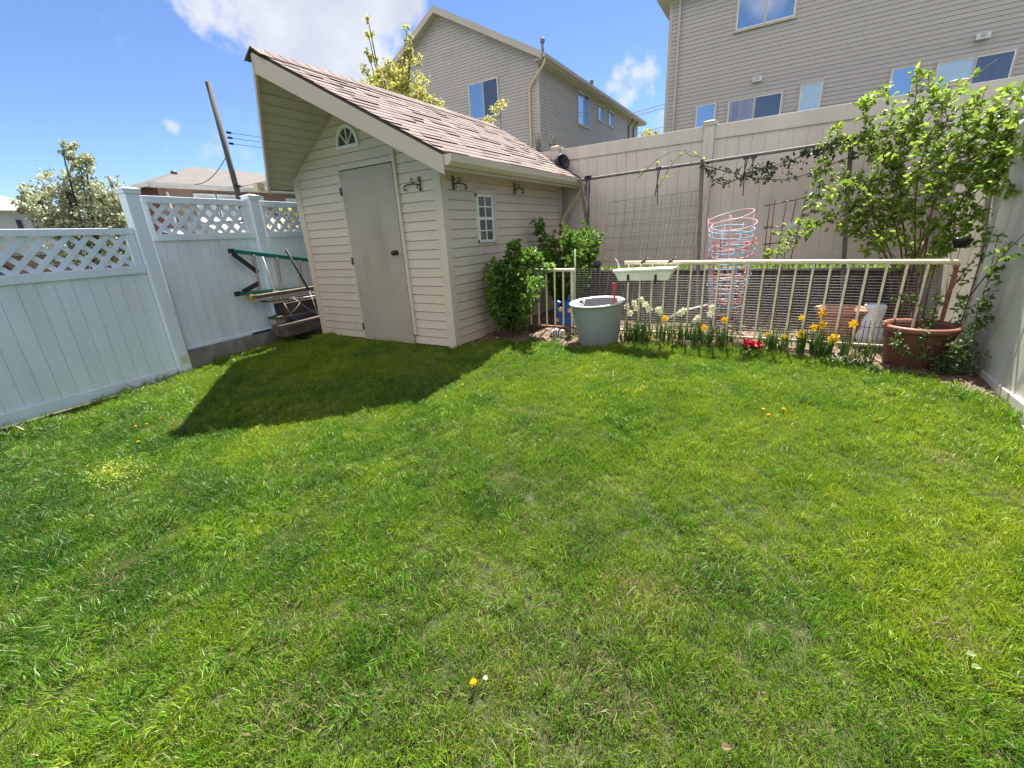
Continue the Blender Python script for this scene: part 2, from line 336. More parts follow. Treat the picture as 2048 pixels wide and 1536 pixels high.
thatch = mat('lawn thatch', (.020, .032, .008), .95, .5, 40, .8, 120, col2=(.06, .066, .02))
sheet('lawn', -3.06, 4.62, -9, .95, 90, 110, ground_z, thatch)
sheet('garden_bed', -.02, 4.62, .02, 3.02, 70, 60, lambda X, Y: np.where(Y > edge_y(X)-.02, ground_z(X, Y)+.03+.012*np.sin(X*9+Y*4)*np.sin(Y*11), ground_z(X, Y)-.06), soilm, .006)
farg = mat('neighbourhood ground', (.10, .12, .06), .95, .4, .6)
def terr(X, Y):
    a = np.clip((Y-3.3)/12, 0, 1); b = np.clip((X+6)/5, 0, 1)
    return -.75+(3.3*a+1.2*np.clip((Y-3.15)/.3, 0, 1))*b
X, Y = None, None
def big_ground():
    xs = np.concatenate([[-600, -200, -80], np.linspace(-40, 30, 71), [60, 200, 600]]); ys = np.concatenate([[-300, -80, -30], np.linspace(-12, 40, 105), [80, 200, 600]])
    X, Y = np.meshgrid(xs, ys); Z = terr(X, Y); b = MB(); ny, nx = X.shape; i = np.arange(nx*ny).reshape(ny, nx)
    F = np.stack([i[:-1, :-1], i[:-1, 1:], i[1:, 1:], i[1:, :-1]], -1).reshape(-1, 4)
    b.arr.append((np.stack([X, Y, Z], -1).reshape(-1, 3), F, np.full(len(F), .5))); tag(b.build('ground', farg), kind='structure')
big_ground()
b = MB(); b.box((.1, 3.05, .3), (5.6, 6.5, .535)); tag(b.build('terrace', mat('terrace turf', (.10, .16, .02), .95, .4, 14, .8, 90)), kind='structure')

# ------------------------------------------------------------------ grass blades: many tufts scattered over the lawn (one object)
def vnoise(x, y, s_, seed):
    r_ = np.random.default_rng(seed); G = r_.random((64, 64)); x = np.asarray(x)/s_+200; y = np.asarray(y)/s_+200
    xi = np.floor(x).astype(int); yi = np.floor(y).astype(int); fx = x-xi; fy = y-yi; fx = fx*fx*(3-2*fx); fy = fy*fy*(3-2*fy)
    g = lambda a, c: G[a % 64, c % 64]
    return (g(xi, yi)*(1-fx)+g(xi+1, yi)*fx)*(1-fy)+(g(xi, yi+1)*(1-fx)+g(xi+1, yi+1)*fx)*fy
def grass_mat():
    M = bpy.data.materials.new('grass blades'); M.use_nodes = True; t = M.node_tree; t.nodes.clear(); n = t.nodes.new; l = t.links.new
    out = n('ShaderNodeOutputMaterial'); p = n('ShaderNodeBsdfPrincipled'); tr = n('ShaderNodeBsdfTranslucent'); ms = n('ShaderNodeMixShader')
    a = n('ShaderNodeAttribute'); a.attribute_name = 'hue'; a.attribute_type = 'INSTANCER'
    d = n('ShaderNodeAttribute'); d.attribute_name = 'dry'; d.attribute_type = 'INSTANCER'
    bl = n('ShaderNodeAttribute'); bl.attribute_name = 'bl'
    cr_ = n('ShaderNodeValToRGB'); e = cr_.color_ramp.elements; e[0].position = 0; e[0].color = (.044, .132, .012, 1); e[1].position = 1; e[1].color = (.28, .36, .018, 1)
    e2 = cr_.color_ramp.elements.new(.5); e2.color = (.135, .262, .013, 1)
    ad = n('ShaderNodeMath'); ad.operation = 'MULTIPLY_ADD'; ad.inputs[1].default_value = .45; l(bl.outputs['Fac'], ad.inputs[0]); l(a.outputs['Fac'], ad.inputs[2])
    sb = n('ShaderNodeMath'); sb.operation = 'SUBTRACT'; sb.inputs[1].default_value = .225; l(ad.outputs[0], sb.inputs[0]); l(sb.outputs[0], cr_.inputs[0])
    gt = n('ShaderNodeMath'); gt.operation = 'LESS_THAN'; l(bl.outputs['Fac'], gt.inputs[0]); l(d.outputs['Fac'], gt.inputs[1])
    mx_ = n('ShaderNodeMix'); mx_.data_type = 'RGBA'; l(gt.outputs[0], mx_.inputs[0]); l(cr_.outputs[0], mx_.inputs[6]); mx_.inputs[7].default_value = (.27, .235, .12, 1)
    l(mx_.outputs[2], p.inputs['Base Color']); l(mx_.outputs[2], tr.inputs[0]); p.inputs['Roughness'].default_value = .47; p.inputs['Specular IOR Level'].default_value = .45
    ms.inputs[0].default_value = .38; l(p.outputs[0], ms.inputs[1]); l(tr.outputs[0], ms.inputs[2]); l(ms.outputs[0], out.inputs[0]); return M
def build_grass():
    V, F3, F4, kind, bl = [], [], [], [], []
    nv = 0; NV = 5
    for k in range(NV):
        for i in range(115):
            r_ = .055*math.sqrt(rng.random()); a = rng.random()*6.283; x0, y0 = r_*math.cos(a), r_*math.sin(a)
            hgt = rng.uniform(.016, .036) if rng.random() < .94 else rng.uniform(.036, .052); wd = rng.uniform(.0018, .0033); an = rng.random()*6.283
            ln = rng.uniform(.15, 1.0)*hgt; la = rng.random()*6.283
            dx, dy = math.cos(an)*wd*.5, math.sin(an)*wd*.5; lx, ly = math.cos(la)*ln, math.sin(la)*ln
            P = [(x0-dx, y0-dy, -.006), (x0+dx, y0+dy, -.006), (x0+dx*.8+lx*.35, y0+dy*.8+ly*.35, hgt*.55), (x0-dx*.8+lx*.35, y0-dy*.8+ly*.35, hgt*.55), (x0+lx, y0+ly, hgt*(1-.25*ln/hgt))]
            V += P; F4.append((nv, nv+1, nv+2, nv+3)); F3.append((nv+3, nv+2, nv+4)); kind += [k]*5; bl += [rng.random()]*5; nv += 5
    # tuft positions: even over everything the camera can see, thinner far behind it
    sp = .040
    gx, gy = np.meshgrid(np.arange(-3.0, 4.62, sp), np.arange(-4.9, .95, sp)); x = gx.ravel()+rng.uniform(-.5, .5, gx.size)*sp*1.3; y = gy.ravel()+rng.uniform(-.5, .5, gx.size)*sp*1.3
    # fence line on the left: keep the blades in front of it
    t_ = (x+2.95)*-.1037+y*.9946; nd = (x+2.95)*.9946+y*.1037
    keep = (nd > .05) & (x < 4.50) & (y < edge_y(x)+rng.normal(0, .03, len(x))) & ~((x > -2.42) & (x < .03) & (y > -.045))
    keep &= ((x-1.47)**2+(y-.74)**2 > .21**2) & ((x-4.2)**2+(y-.76)**2 > .2**2)
    keep &= ~((x > -2.9) & (x < -2.38) & (y > -.35) & (rng.random(len(x)) < .8))
    patches = [(1.87, -1.97, .11, 1.0), (2.86, -2.45, .22, .75), (4.07, -.86, .13, 1.0), (.55, -3.43, .12, .8), (2.89, -2.88, .2, .6), (3.82, -2.14, .12, .8), (1.62, -1.15, .14, .5), (4.28, -1.14, .12, .9),
               (1.61, -3.17, .2, .6), (-1.15, -2.45, .2, .55), (2.68, -2.78, .2, .5), (.45, -3.79, .16, .5), (3.3, -2.75, .2, .5), (2.2, -2.6, .25, .45), (1.9, -3.4, .2, .5), (2.5, -3.1, .25, .45)]
    dry = .025+.09*np.clip(vnoise(x, y, .35, 3)-.45, 0, 1)*2+.13*np.clip(vnoise(x, y, .12, 9)-.6, 0, 1)*2; thin = np.zeros(len(x))
    nearc = np.exp(-((x-2.6)**2+(y+3.0)**2)/1.3**2); dry += .045*nearc
    for (px, py_, pr, ps) in patches:
        g = np.exp(-(((x-px)/pr)**2+((y-py_)/(pr*.7))**2)*(.7+.8*vnoise(x, y, .06, 21))); dry += .5*ps*g; thin = np.maximum(thin, .08*ps*g)
    keep &= rng.random(len(x)) > thin
    x, y, dry, nd = x[keep], y[keep], dry[keep], nd[keep]; n = len(x)
    hue = .24+.62*vnoise(x, y, 1.1, 5)*.75+.5*(vnoise(x, y, .28, 6)-.5)+.3*(vnoise(x, y, .09, 8)-.5)+rng.normal(0, .10, n)
    hue += .28*np.exp(-((x-4.3)**2+(y+1.8)**2)/1.2**2)+.15*np.exp(-((x-1.2)**2+(y+.2)**2)/.9**2)
    hue += .10*np.exp(-((y+.7)/1.0)**2)-.22*np.clip((1.4-x)/2, 0, 1)*np.clip((-2.0-y)/.8, 0, 1)
    cl_ = np.exp(-(((x+.75)/.2)**2+((y+3.03)/.13)**2)); hue += .75*cl_
    far = np.clip(1.15-.25*vnoise(x, y, .5, 12), .7, 1.3)
    edge = np.minimum(np.minimum(np.abs(nd-.05), np.abs(4.5-x)), np.abs(edge_y(x)-y)); edge = np.where((x > -2.4) & (x < 0), np.minimum(edge, np.abs(y+.03)), edge)
    scl = (.58+.5*vnoise(x, y, .22, 13)+.42*(vnoise(x, y, .07, 31)-.3)+rng.normal(0, .16, n))*far*(1+.75*np.exp(-edge/.07)); scl = np.clip(scl, .68, 2.2)
    scl *= np.where(((x < 1.0) & (y < -2.3)), 1.18, 1)
    ldir = vnoise(x, y, .55, 15)*12.0; lam = .15+.55*vnoise(x, y, .3, 16)+.35*np.clip((1.3-x)/3, 0, 1)*(y < -1.6)
    yaw = rng.random(n)*6.283
    rx = np.cos(ldir)*lam+rng.normal(0, .15, n); ry = np.sin(ldir)*lam+rng.normal(0, .15, n)
    pts = np.stack([x, y, ground_z(x, y)], 1)
    VV = np.concatenate([np.array(V), pts]); me = bpy.data.meshes.new('grass')
    me.vertices.add(len(VV)); me.vertices.foreach_set('co', VV.astype(np.float32).ravel())
    tot = np.concatenate([np.full(len(F4), 4), np.full(len(F3), 3)]).astype(np.int32); lp = np.concatenate([np.array(F4).ravel(), np.array(F3).ravel()]).astype(np.int32)
    me.loops.add(len(lp)); me.loops.foreach_set('vertex_index', lp); me.polygons.add(len(tot))
    me.polygons.foreach_set('loop_start', np.concatenate([[0], np.cumsum(tot)[:-1]]).astype(np.int32)); me.polygons.foreach_set('loop_total', tot)
    def att(nm, ty, arr, fld='value'): at = me.attributes.new(nm, ty, 'POINT'); at.data.foreach_set(fld, arr)
    z_ = np.zeros(nv, np.float32)
    att('kind_id', 'INT', np.concatenate([np.array(kind), 10+rng.integers(0, NV, n)]).astype(np.int32))
    att('bl', 'FLOAT', np.concatenate([np.array(bl), np.zeros(n)]).astype(np.float32))
    att('hue', 'FLOAT', np.concatenate([z_, hue]).astype(np.float32)); att('dry', 'FLOAT', np.concatenate([z_, dry]).astype(np.float32))
    att('scl', 'FLOAT', np.concatenate([z_, scl]).astype(np.float32))
    att('rot', 'FLOAT_VECTOR', np.concatenate([np.zeros((nv, 3)), np.stack([rx, ry, yaw], 1)]).astype(np.float32).ravel(), 'vector')
    me.update(calc_edges=True); me.materials.append(grass_mat())
    o = bpy.data.objects.new('grass', me); C.objects.link(o); tag(o, kind='stuff')
    o['label'] = 'bright green mown grass blades with dry straw patches'; o['category'] = 'grass'
    ng = bpy.data.node_groups.new('tuft scatter', 'GeometryNodeTree')
    ng.interface.new_socket('Geometry', in_out='INPUT', socket_type='NodeSocketGeometry'); ng.interface.new_socket('Geometry', in_out='OUTPUT', socket_type='NodeSocketGeometry')
    nn = ng.nodes.new; lk = ng.links.new; gi = nn('NodeGroupInput'); go = nn('NodeGroupOutput'); jn = nn('GeometryNodeJoinGeometry')
    def named(nm, ty): q = nn('GeometryNodeInputNamedAttribute'); q.data_type = ty; q.inputs['Name'].default_value = nm; return q.outputs['Attribute']
    kid = named('kind_id', 'INT'); ro = named('rot', 'FLOAT_VECTOR'); sc_ = named('scl', 'FLOAT')
    def sel(v):
        c_ = nn('FunctionNodeCompare'); c_.data_type = 'INT'; c_.operation = 'EQUAL'; lk(kid, c_.inputs[2]); c_.inputs[3].default_value = v
        q = nn('GeometryNodeSeparateGeometry'); q.domain = 'POINT'; lk(gi.outputs[0], q.inputs[0]); lk(c_.outputs[0], q.inputs[1]); return q.outputs[0]
    er = nn('FunctionNodeEulerToRotation'); lk(ro, er.inputs[0])
    for k in range(NV):
        ip = nn('GeometryNodeInstanceOnPoints'); lk(sel(10+k), ip.inputs['Points']); lk(sel(k), ip.inputs['Instance']); lk(er.outputs[0], ip.inputs['Rotation']); lk(sc_, ip.inputs['Scale'])
        lk(ip.outputs[0], jn.inputs[0])
    lk(jn.outputs[0], go.inputs[0])
    md = o.modifiers.new('scatter', 'NODES'); md.node_group = ng
build_grass()

# ------------------------------------------------------------------ shed
def laps(b, o, u, n, z0, z1, lap, lo, hi, proud=.013, gap=.010):
    """overlapping siding boards on a wall: o origin, u along, n outward; lo(z), hi(z) give the ends of each board; a recessed channel lies under each butt edge"""
    z = z0; P = lambda a, d, zz: (o[0]+u[0]*a+n[0]*d, o[1]+u[1]*a+n[1]*d, zz)
    while z < z1-1e-4:
        zt = min(z+lap, z1); zg = max(z, zt-gap); l0, h0, l1, h1 = lo(z), hi(z), lo(zg), hi(zg); l2, h2 = lo(zt), hi(zt)
        if h0-l0 > .01:
            if h1 < l1: h1 = l1 = (h1+l1)/2
            if h2 < l2: h2 = l2 = (h2+l2)/2
            t_ = rnd.random(); zh = z+(zg-z)*.5; lh_, hh_ = lo(zh), hi(zh)
            if hh_ < lh_: hh_ = lh_ = (hh_+lh_)/2
            b.poly([P(l0, proud, z), P(h0, proud, z), P(hh_, proud*.72, zh), P(lh_, proud*.72, zh)], t_)
            b.poly([P(lh_, proud*.72, zh), P(hh_, proud*.72, zh), P(h1, proud*.62, zg), P(l1, proud*.62, zg)], t_)
            b.poly([P(l1, proud*.62, zg), P(h1, proud*.62, zg), P(h1, -.006, zg), P(l1, -.006, zg)], .2)
            b.poly([P(l1, -.006, zg), P(h1, -.006, zg), P(h2, -.006, zt), P(l2, -.006, zt)], .2)
            b.poly([P(l0, -.006, z), P(h0, -.006, z), P(h0, proud, z), P(l0, proud, z)], .2)
        z += lap
XL, XR, ZP, YB = -2.395, 0.0, 1.99, 3.0
XM = (XL+XR)/2; SLP = .62; ZR = ZP+SLP*(XR-XM)
shed = thing('garden_shed', 'cream sided garden shed with a grey door and a prow gable roof', 'shed', (XM, 0, -.06))
b = MB()
laps(b, (0, 0), (1, 0), (0, -1), -.05, ZR-.02, .1, lambda z: max(XL, XL+(z-ZP)/SLP), lambda z: min(XR, XR-(z-ZP)/SLP))
laps(b, (0, 0), (0, 1), (1, 0), -.05, ZP+.02, .1, lambda z: 0, lambda z: YB)
laps(b, (XL, 0), (0, 1), (-1, 0), -.05, ZP+.02, .1, lambda z: 0, lambda z: YB)
b.box((XL+.01, .01, -.12), (XR-.01, YB, ZP-.02)); b.poly([(XL, YB, -.1), (XR, YB, -.1), (XR, YB, ZP), (XM, YB, ZR), (XL, YB, ZP)])
b.poly([(XL, .012, ZP-.03), (XR, .012, ZP-.03), (XM, .012, ZR)])
b.build('wall', siding, shed)
for (cx, sx) in ((XR, 1), (XL, -1)):
    b = MB(); b.box((min(cx-sx*.085, cx+sx*.022), -.022, -.07), (max(cx-sx*.085, cx+sx*.022), .0, ZP-.01)); b.box((min(cx, cx+sx*.022), 0, -.07), (max(cx, cx+sx*.022), .085, ZP-.01)); b.build('corner_trim', trimc, shed, .004)
b = MB(); b.box((0, YB-.09, -.07), (.022, YB, ZP-.01)); b.build('corner_trim', trimc, shed, .004)
b = MB(); b.box((XL+.02, -.005, -.16), (XR-.02, YB, -.05)); b.build('foundation', mat('dark sill', (.06, .05, .045), .9, .3, 10), shed)
b = MB(); b.box((-1.475, -.045, -.055), (-.612, -.012, 1.965)); door = b.build('door', doorm, shed, .003)
b = MB(); b.lathe([(.001, 0), (.03, 0), (.03, .008), (.012, .012), (.012, .035), (.027, .045), (.03, .06), (.02, .074), (.001, .076)], 20); kn = b.build('knob', blackm, door, local=True)
kn.location = Vector((-.705, -.045, 1.028))-shed.location; kn.rotation_euler = (R(90), 0, 0)
for z in (.12, .95, 1.75):
    b = MB(); b.tube([(-1.487, -.052, z-.045), (-1.487, -.052, z+.045)], .008, 8); b.box((-1.51, -.047, z-.04), (-1.466, -.0452, z+.04)); b.build('hinge', mat('grey hinge', (.16, .15, .14), .5, .2, 20, metal=.5), door)
b = MB(); b.box((-1.53, -.03, -.05), (-1.482, -.010, 2.03)); b.box((-.605, -.042, .06), (-.565, -.010, 2.085)); b.box((-1.53, -.032, 1.975), (-.606, -.010, 2.02)); b.build('door_frame', trimc, shed, .003)
b = MB(); b.box((-1.48, -.046, 1.9665), (-.606, -.011, 1.9745)); b.build('door_gap', darkm, shed)
# fanlight
fl = MB(); cx, cz, ro_, ri = -1.272, 2.225, .185, .150
NA = 24
for i in range(NA):
    a0, a1 = math.pi*i/NA, math.pi*(i+1)/NA
    q = lambda r_, a, y_: (cx+r_*math.cos(a), y_, cz+r_*math.sin(a)*1.12)
    fl.hexa([q(ri, a0, -.035), q(ro_, a0, -.035), q(ro_, a1, -.035), q(ri, a1, -.035), q(ri, a0, -.005), q(ro_, a0, -.005), q(ro_, a1, -.005), q(ri, a1, -.005)])
fl.box((cx-ro_, -.037, cz-.035), (cx+ro_, -.005, cz))
for a in (48, 90, 132): fl.beam((cx, -.022, cz), (cx+ri*math.cos(R(a)), -.022, cz+ri*1.12*math.sin(R(a))), .012, .016, (0, 1, 0))
whitet = mat('white window frame', (.72, .72, .68), .4, .04, 8)
fan = fl.build('fanlight', whitet, shed)
b = MB(); b.poly([(cx+ri*1.02*math.cos(math.pi*i/20), -.016, cz+ri*1.14*math.sin(math.pi*i/20)) for i in range(21)]); b.build('pane', darkglass, fan)
# side window
b = MB(); y0, y1, z0, z1 = .605, .945, 1.085, 1.625
for (a, c) in (((-.0, y0, z0), (.032, y0+.03, z1)), ((0, y1-.03, z0), (.032, y1, z1)), ((0, y0, z0), (.034, y1, z0+.03)), ((0, y0, z1-.03), (.034, y1, z1)), ((0, y0+.03, 1.34), (.036, y1-.03, 1.372)),
              ((0, .768, z0+.03), (.029, .782, z1-.03)), ((0, y0+.03, 1.213), (.027, y1-.03, 1.226)), ((0, y0+.03, 1.482), (.027, y1-.03, 1.495))): b.box(a, c)
win = b.build('window', whitet, shed)
b = MB(); b.box((.004, y0+.02, z0+.02), (.018, y1-.02, z1-.02)); b.build('pane', darkglass, win)
b = MB(); b.box((0, y1+.004, z0-.02), (.045, y1+.05, z1+.02)); b.box((0, y0-.03, z1+.003), (.04, y1+.05, z1+.05)); b.build('window_trim', trimc, shed)
# roof: two slopes with a prow front, shingled in courses
YR, YBK = -1.0, 3.08
EAVE = {1: ((XR-XM)+.335, -.32), -1: ((XR-XM)+.20, -.24)}     # per side: run from the ridge, front end of the eave
ZT = ZR+.135
def roof_side(sg, b):
    ex, YE = EAVE[sg]; sl_ = math.hypot(1, SLP); exposure = .102; tot = ex*sl_; k = 0
    yf = lambda a: YR+(YE-YR)*(a/ex)             # front edge of the prow at horizontal distance a from the ridge
    P = lambda a, y_, h: (XM+sg*(a+h*SLP/sl_), y_, ZT-SLP*a+h/sl_)
    d = tot
    while d > .02:
        a0 = d/sl_; a1 = max(0, (d-exposure)/sl_); off = rnd.uniform(0, .25); y = YBK
        f0, f1 = yf(a0)-.02, yf(a1)-.02
        y = YBK
        yy = YBK-off
        while y > min(f0, f1)+1e-3:
            ya = max(yy, min(f0, f1)); hh = .006+rnd.choice((0, 0, 0, .004, .008)); tt = min(1, max(0, rnd.gauss(.55, .15)))
            pa, pb = P(a0, max(ya, f0), hh), P(a0, max(y, f0), hh); pc, pd = P(a1, max(y, f1), .002), P(a1, max(ya, f1), .002)
            q = [pa, pb, pc, pd]; b.poly(q if sg > 0 else q[::-1], tt)
            lo_ = [P(a0, max(ya, f0), 0), P(a0, max(y, f0), 0), pb, pa]; b.poly(lo_ if sg > 0 else lo_[::-1], .0)
            y = ya; yy = ya-rnd.choice((.14, .17, .2, .3))
        d -= exposure
    # deck under the shingles
    th = .03
    A = [P(0, YR, 0), P(ex, YE, 0), P(ex, YBK, 0), P(0, YBK, 0)]; Bq = [(p[0], p[1], p[2]-th) for p in A]
    if sg < 0: A, Bq = A[::-1], Bq[::-1]
    b.hexa(Bq+A, .1)
b = MB(); roof_side(1, b); roof_side(-1, b)
y = YR-.02
while y < YBK:                                   # ridge caps
    for sg in (1, -1):
        q = [(XM, y, ZT+.022), (XM+sg*.13, y, ZT+.016-.13*SLP), (XM+sg*.13, min(y+.3, YBK), ZT+.008-.13*SLP), (XM, min(y+.3, YBK), ZT+.012)]
        b.poly(q if sg > 0 else q[::-1], rnd.uniform(.35, .75)); 
        q = [(XM, y, ZT), (XM+sg*.13, y, ZT-.13*SLP), (XM+sg*.13, y, ZT+.016-.13*SLP), (XM, y, ZT+.022)]; b.poly(q if sg > 0 else q[::-1], 0)
    y += .14
roof = b.build('roof', shing, shed)
for sg in (1, -1):
    ex, YE = EAVE[sg]
    nx_, ny_ = (YE-YR)*sg, -ex; ll = math.hypot(nx_, ny_); nx_, ny_ = nx_/ll, ny_/ll
    top0, top1 = Vector((XM, YR, ZT-.032)), Vector((XM+sg*ex, YE, ZT-.032-SLP*ex)); hh = .165; off = Vector((nx_, ny_, 0))*.022
    b = MB(); A = [top0-Vector((0, 0, hh)), top1-Vector((0, 0, hh)), top1-Vector((0, 0, hh))-off*-1, top0-Vector((0, 0, hh))-off*-1, top0, top1, top1+off, top0+off]
    b.hexa(A); b.build('fascia', fascm, shed)
    # soffit boards run back to the wall, a recessed groove between each two
    b = MB(); a = .0; st = .1; gp_ = .011
    zf = lambda q: ZT-.155-SLP*q; yf = lambda q: YR+(YE-YR)*q/ex+.004
    while a < ex-.02:
        a2 = min(a+st, ex-.02); am = a2-gp_; yb_ = .01 if a <= (XR-XM)-.05 else YBK
        P = lambda q, y_, d: (XM+sg*q, y_, zf(q)+d)
        b.poly([P(a, yf(a), 0), P(a, yb_, 0), P(am, yb_, 0), P(am, yf(am), 0)], rnd.random()); b.poly([P(am, yf(am), 0), P(am, yb_, 0), P(am, yb_, .018), P(am, yf(am), .018)], 0)
        b.poly([P(am, yf(am), .018), P(am, yb_, .018), P(a2, yb_, .018), P(a2, yf(a2), .018)], 0); b.poly([P(a2, yf(a2), 0), P(a2, yb_, 0), P(a2, yb_, .018), P(a2, yf(a2), .018)], 0); a += st
    b.build('soffit', soffm, shed)
    ge = XM+sg*ex; zg = ZT-SLP*ex-.03
    b = MB(); b.box((min(ge, ge-sg*.02), YE, zg-.12), (max(ge, ge-sg*.02), YBK, zg)); b.build('eave_board', fascm, shed)
    b = MB(); prof = [(.0, .0), (.0, -.09), (.045, -.095), (.085, -.06), (.095, -.01), (.095, 0), (.088, 0), (.086, -.012), (.075, -.055), (.04, -.085), (.006, -.082), (.006, 0)]
    yA, yB = YE-.005, YBK+.02
    for i in range(len(prof)):
        p, q = prof[i], prof[(i+1) % len(prof)]; b.poly([(ge+sg*p[0], yA, zg+.005+p[1]), (ge+sg*p[0], yB, zg+.005+p[1]), (ge+sg*q[0], yB, zg+.005+q[1]), (ge+sg*q[0], yA, zg+.005+q[1])])
    for y_ in (yA, yB): b.poly([(ge+sg*p[0], y_, zg+.005+p[1]) for p in prof[:6]]+[(ge, y_, zg+.005)])
    b.build('gutter', trimc, shed)
ex = EAVE[1][0]; ge = XM+ex
b = MB(); b.beam((ge+.04, 2.93, ZT-SLP*ex-.11), (ge+.04, 2.93, ZT-SLP*ex-.2), .07, .05); b.beam((ge+.04, 2.93, ZT-SLP*ex-.19), (.07, 2.93, 1.36), .07, .05); b.beam((.06, 2.93, 1.38), (.06, 2.93, .02), .07, .05); b.build('downspout', mat('tan downspout', (.56, .46, .31), .45, .06, 4), shed, .006)
b = MB(); b.box((-2.80, -.33, 1.86), (-2.70, -.235, 1.955)); b.build('gutter_outlet', mat('tan box', (.62, .53, .36), .5), shed)

# black scroll hooks on the shed walls
def hook(o, u, n, label):
    t = thing('plant_hook', label, 'plant hook', (o[0], o[1], o[2]), 'black scroll plant hooks on the shed walls')
    P = lambda a, d, z: (o[0]+u[0]*a+n[0]*d, o[1]+u[1]*a+n[1]*d, o[2]+z); b = MB()
    b.beam(P(0, .018, -.075), P(0, .018, .075), .016, .006, (n[0], n[1], 0)); b.build('back_plate', blackm, t)
    b = MB(); b.tube([P(.0, .024, -.01), P(.08, .024, .004), P(.16, .024, .006), P(.215, .024, -.004), P(.235, .024, -.028), P(.222, .024, -.05), P(.2, .024, -.045), P(.2, .024, -.032)], .006, 6)
    b.tube([P(0, .024, -.055), P(.03, .024, -.05), P(.045, .024, -.03), P(.035, .024, -.015), P(.02, .024, -.025)], .005, 6)
    b.tube([P(.05, .024, .0), P(.09, .024, .012), P(.12, .024, .035), P(.12, .024, .055), P(.1, .024, .06), P(.092, .024, .045)], .005, 6)
    b.tube([P(0, .024, .03), P(.02, .024, .035), P(.028, .024, .05), P(.015, .024, .058)], .005, 6); b.build('scroll_arm', blackm, t)
hook((-.247, -.012, 1.72), (-1, 0), (0, -1), 'black scroll plant hook on the front wall right of the shed door')
hook((.012, .188, 1.712), (0, 1), (1, 0), 'black scroll plant hook left of the small shed window, near the corner')
hook((.012, 1.485, 1.724), (0, 1), (1, 0), 'black scroll plant hook right of the small shed window')

# black plastic pot lying on the roof edge
t = thing('plastic_pot', 'black plastic pot lying on its side at the back corner of the shed roof', 'pot', (.02, 2.95, 2.12))
b = MB(); b.lathe([(.001, 0), (.085, 0), (.10, .05), (.105, .2), (.115, .2), (.115, .235), (.10, .235), (.095, .06), (.001, .05)], 24); o = b.build('pot_body', blackpl, t, local=True)
o.rotation_euler = (R(78), 0, R(62)); o.location = (-.12, .05, .0)

# ------------------------------------------------------------------ white lattice fence on the left
FU = (-.1037, .9946); FN = (.9946, .1037); FO = (-2.95, 0)
wf = thing('white_fence', 'white vinyl fence with lattice top stepping up towards the shed', 'fence', (-2.95, -1.7, -.25))
def fpt(a, d, z): return (FO[0]+FU[0]*a+FN[0]*d, FO[1]+FU[1]*a+FN[1]*d, z)
def fpanel(a0, a1, zt, zl0, zl1, zm0, zb0, zb1):
    """panel from a0 to a1: top rail up to zt, lattice zl0..zl1, middle rail zm0..zl0, boards, bottom rail zb0..zb1"""
    for nm, (p0, p1, d0, d1, za, zc) in (('top_rail', (a0, a1, -.04, .02, zl1, zt)), ('middle_rail', (a0, a1, -.045, .025, zm0, zl0)), ('bottom_rail', (a0, a1, -.04, .02, zb0, zb1)), ('stile', (a0, a0+.075, -.035, .012, zl0, zl1)), ('stile', (a1-.075, a1, -.035, .012, zl0, zl1))):
        b = MB(); b.obox(FO, FU, p0, p1, FN, d0, d1, za, zc); b.build(nm, whitev, wf, .004)
    b = MB(); L = a1-a0; nb = max(1, round(L/.128)); wdt = L/nb
    for i in range(nb): b.obox(FO, FU, a0+i*wdt+.0015, a0+(i+1)*wdt-.0015, FN, -.03, -.003+rnd.uniform(-.0012, .0012), zb1-.01, zm0+.01)
    b.obox(FO, FU, a0, a1, FN, -.026, -.010, zb1-.01, zm0+.01); b.build('board_panel', whitev, wf)
    b = MB(); A0, A1, Z0, Z1 = a0+.06, a1-.06, zl0-.015, zl1+.015; pitch = .155
    for sg in (1, -1):
        c = A0-(Z1-Z0)-.5; c = math.floor(c/pitch)*pitch+(0 if sg > 0 else .03)
        while c < A1+1:
            pts = []
            # line: a = c + sg*(z-Z0)
            for z in (Z0, Z1): pts.append((c+sg*(z-Z0), z))
            (aa, za), (ab, zb) = pts
            def clip(a_, z_, lim): return (lim, Z0+(lim-c)*sg)
            if (aa < A0 and ab < A0) or (aa > A1 and ab > A1): c += pitch; continue
            if aa < A0: aa, za = clip(aa, za, A0)
            if aa > A1: aa, za = clip(aa, za, A1)
            if ab < A0: ab, zb = clip(ab, zb, A0)
            if ab > A1: ab, zb = clip(ab, zb, A1)
            if abs(zb-za) > .01:
                d_ = -.008 if sg > 0 else -.016; b.beam(fpt(aa, d_, za), fpt(ab, d_, zb), .046, .007, (FN[0], FN[1], 0)); 
            c += pitch
    b.build('lattice', whitev, wf)
def fpost(a, z0, z1, par, U=FU, Nn=FN, O=FO, s_=.066, m1=None, m2=None):
    b = MB(); b.obox(O, U, a-s_, a+s_, Nn, -s_, s_, z0, z1); p = b.build('post', m1 or whitev, par, .006)
    P = lambda q, d, z: (O[0]+U[0]*q+Nn[0]*d, O[1]+U[1]*q+Nn[1]*d, z); b = MB(); c = s_+.02
    b.obox(O, U, a-c*.93, a+c*.93, Nn, -c*.93, c*.93, z1-.028, z1+.002); b.obox(O, U, a-c, a+c, Nn, -c, c, z1+.002, z1+.016)
    k = [P(a-c, -c, z1+.016), P(a+c, -c, z1+.016), P(a+c, c, z1+.016), P(a-c, c, z1+.016)]; ap = P(a, 0, z1+.04)
    for i in range(4): b.poly([k[i], k[(i+1) % 4], ap])
    b.build('post_cap', m2 or whitev, p)
fpanel(-6.5, -1.77, 1.435, 1.055, 1.372, .975, -.21, -.105)
fpanel(-1.63, -.40, 1.76, 1.365, 1.69, 1.295, .065, .10)
fpanel(-.265, 2.6, 1.76, 1.365, 1.69, 1.295, .065, .10)
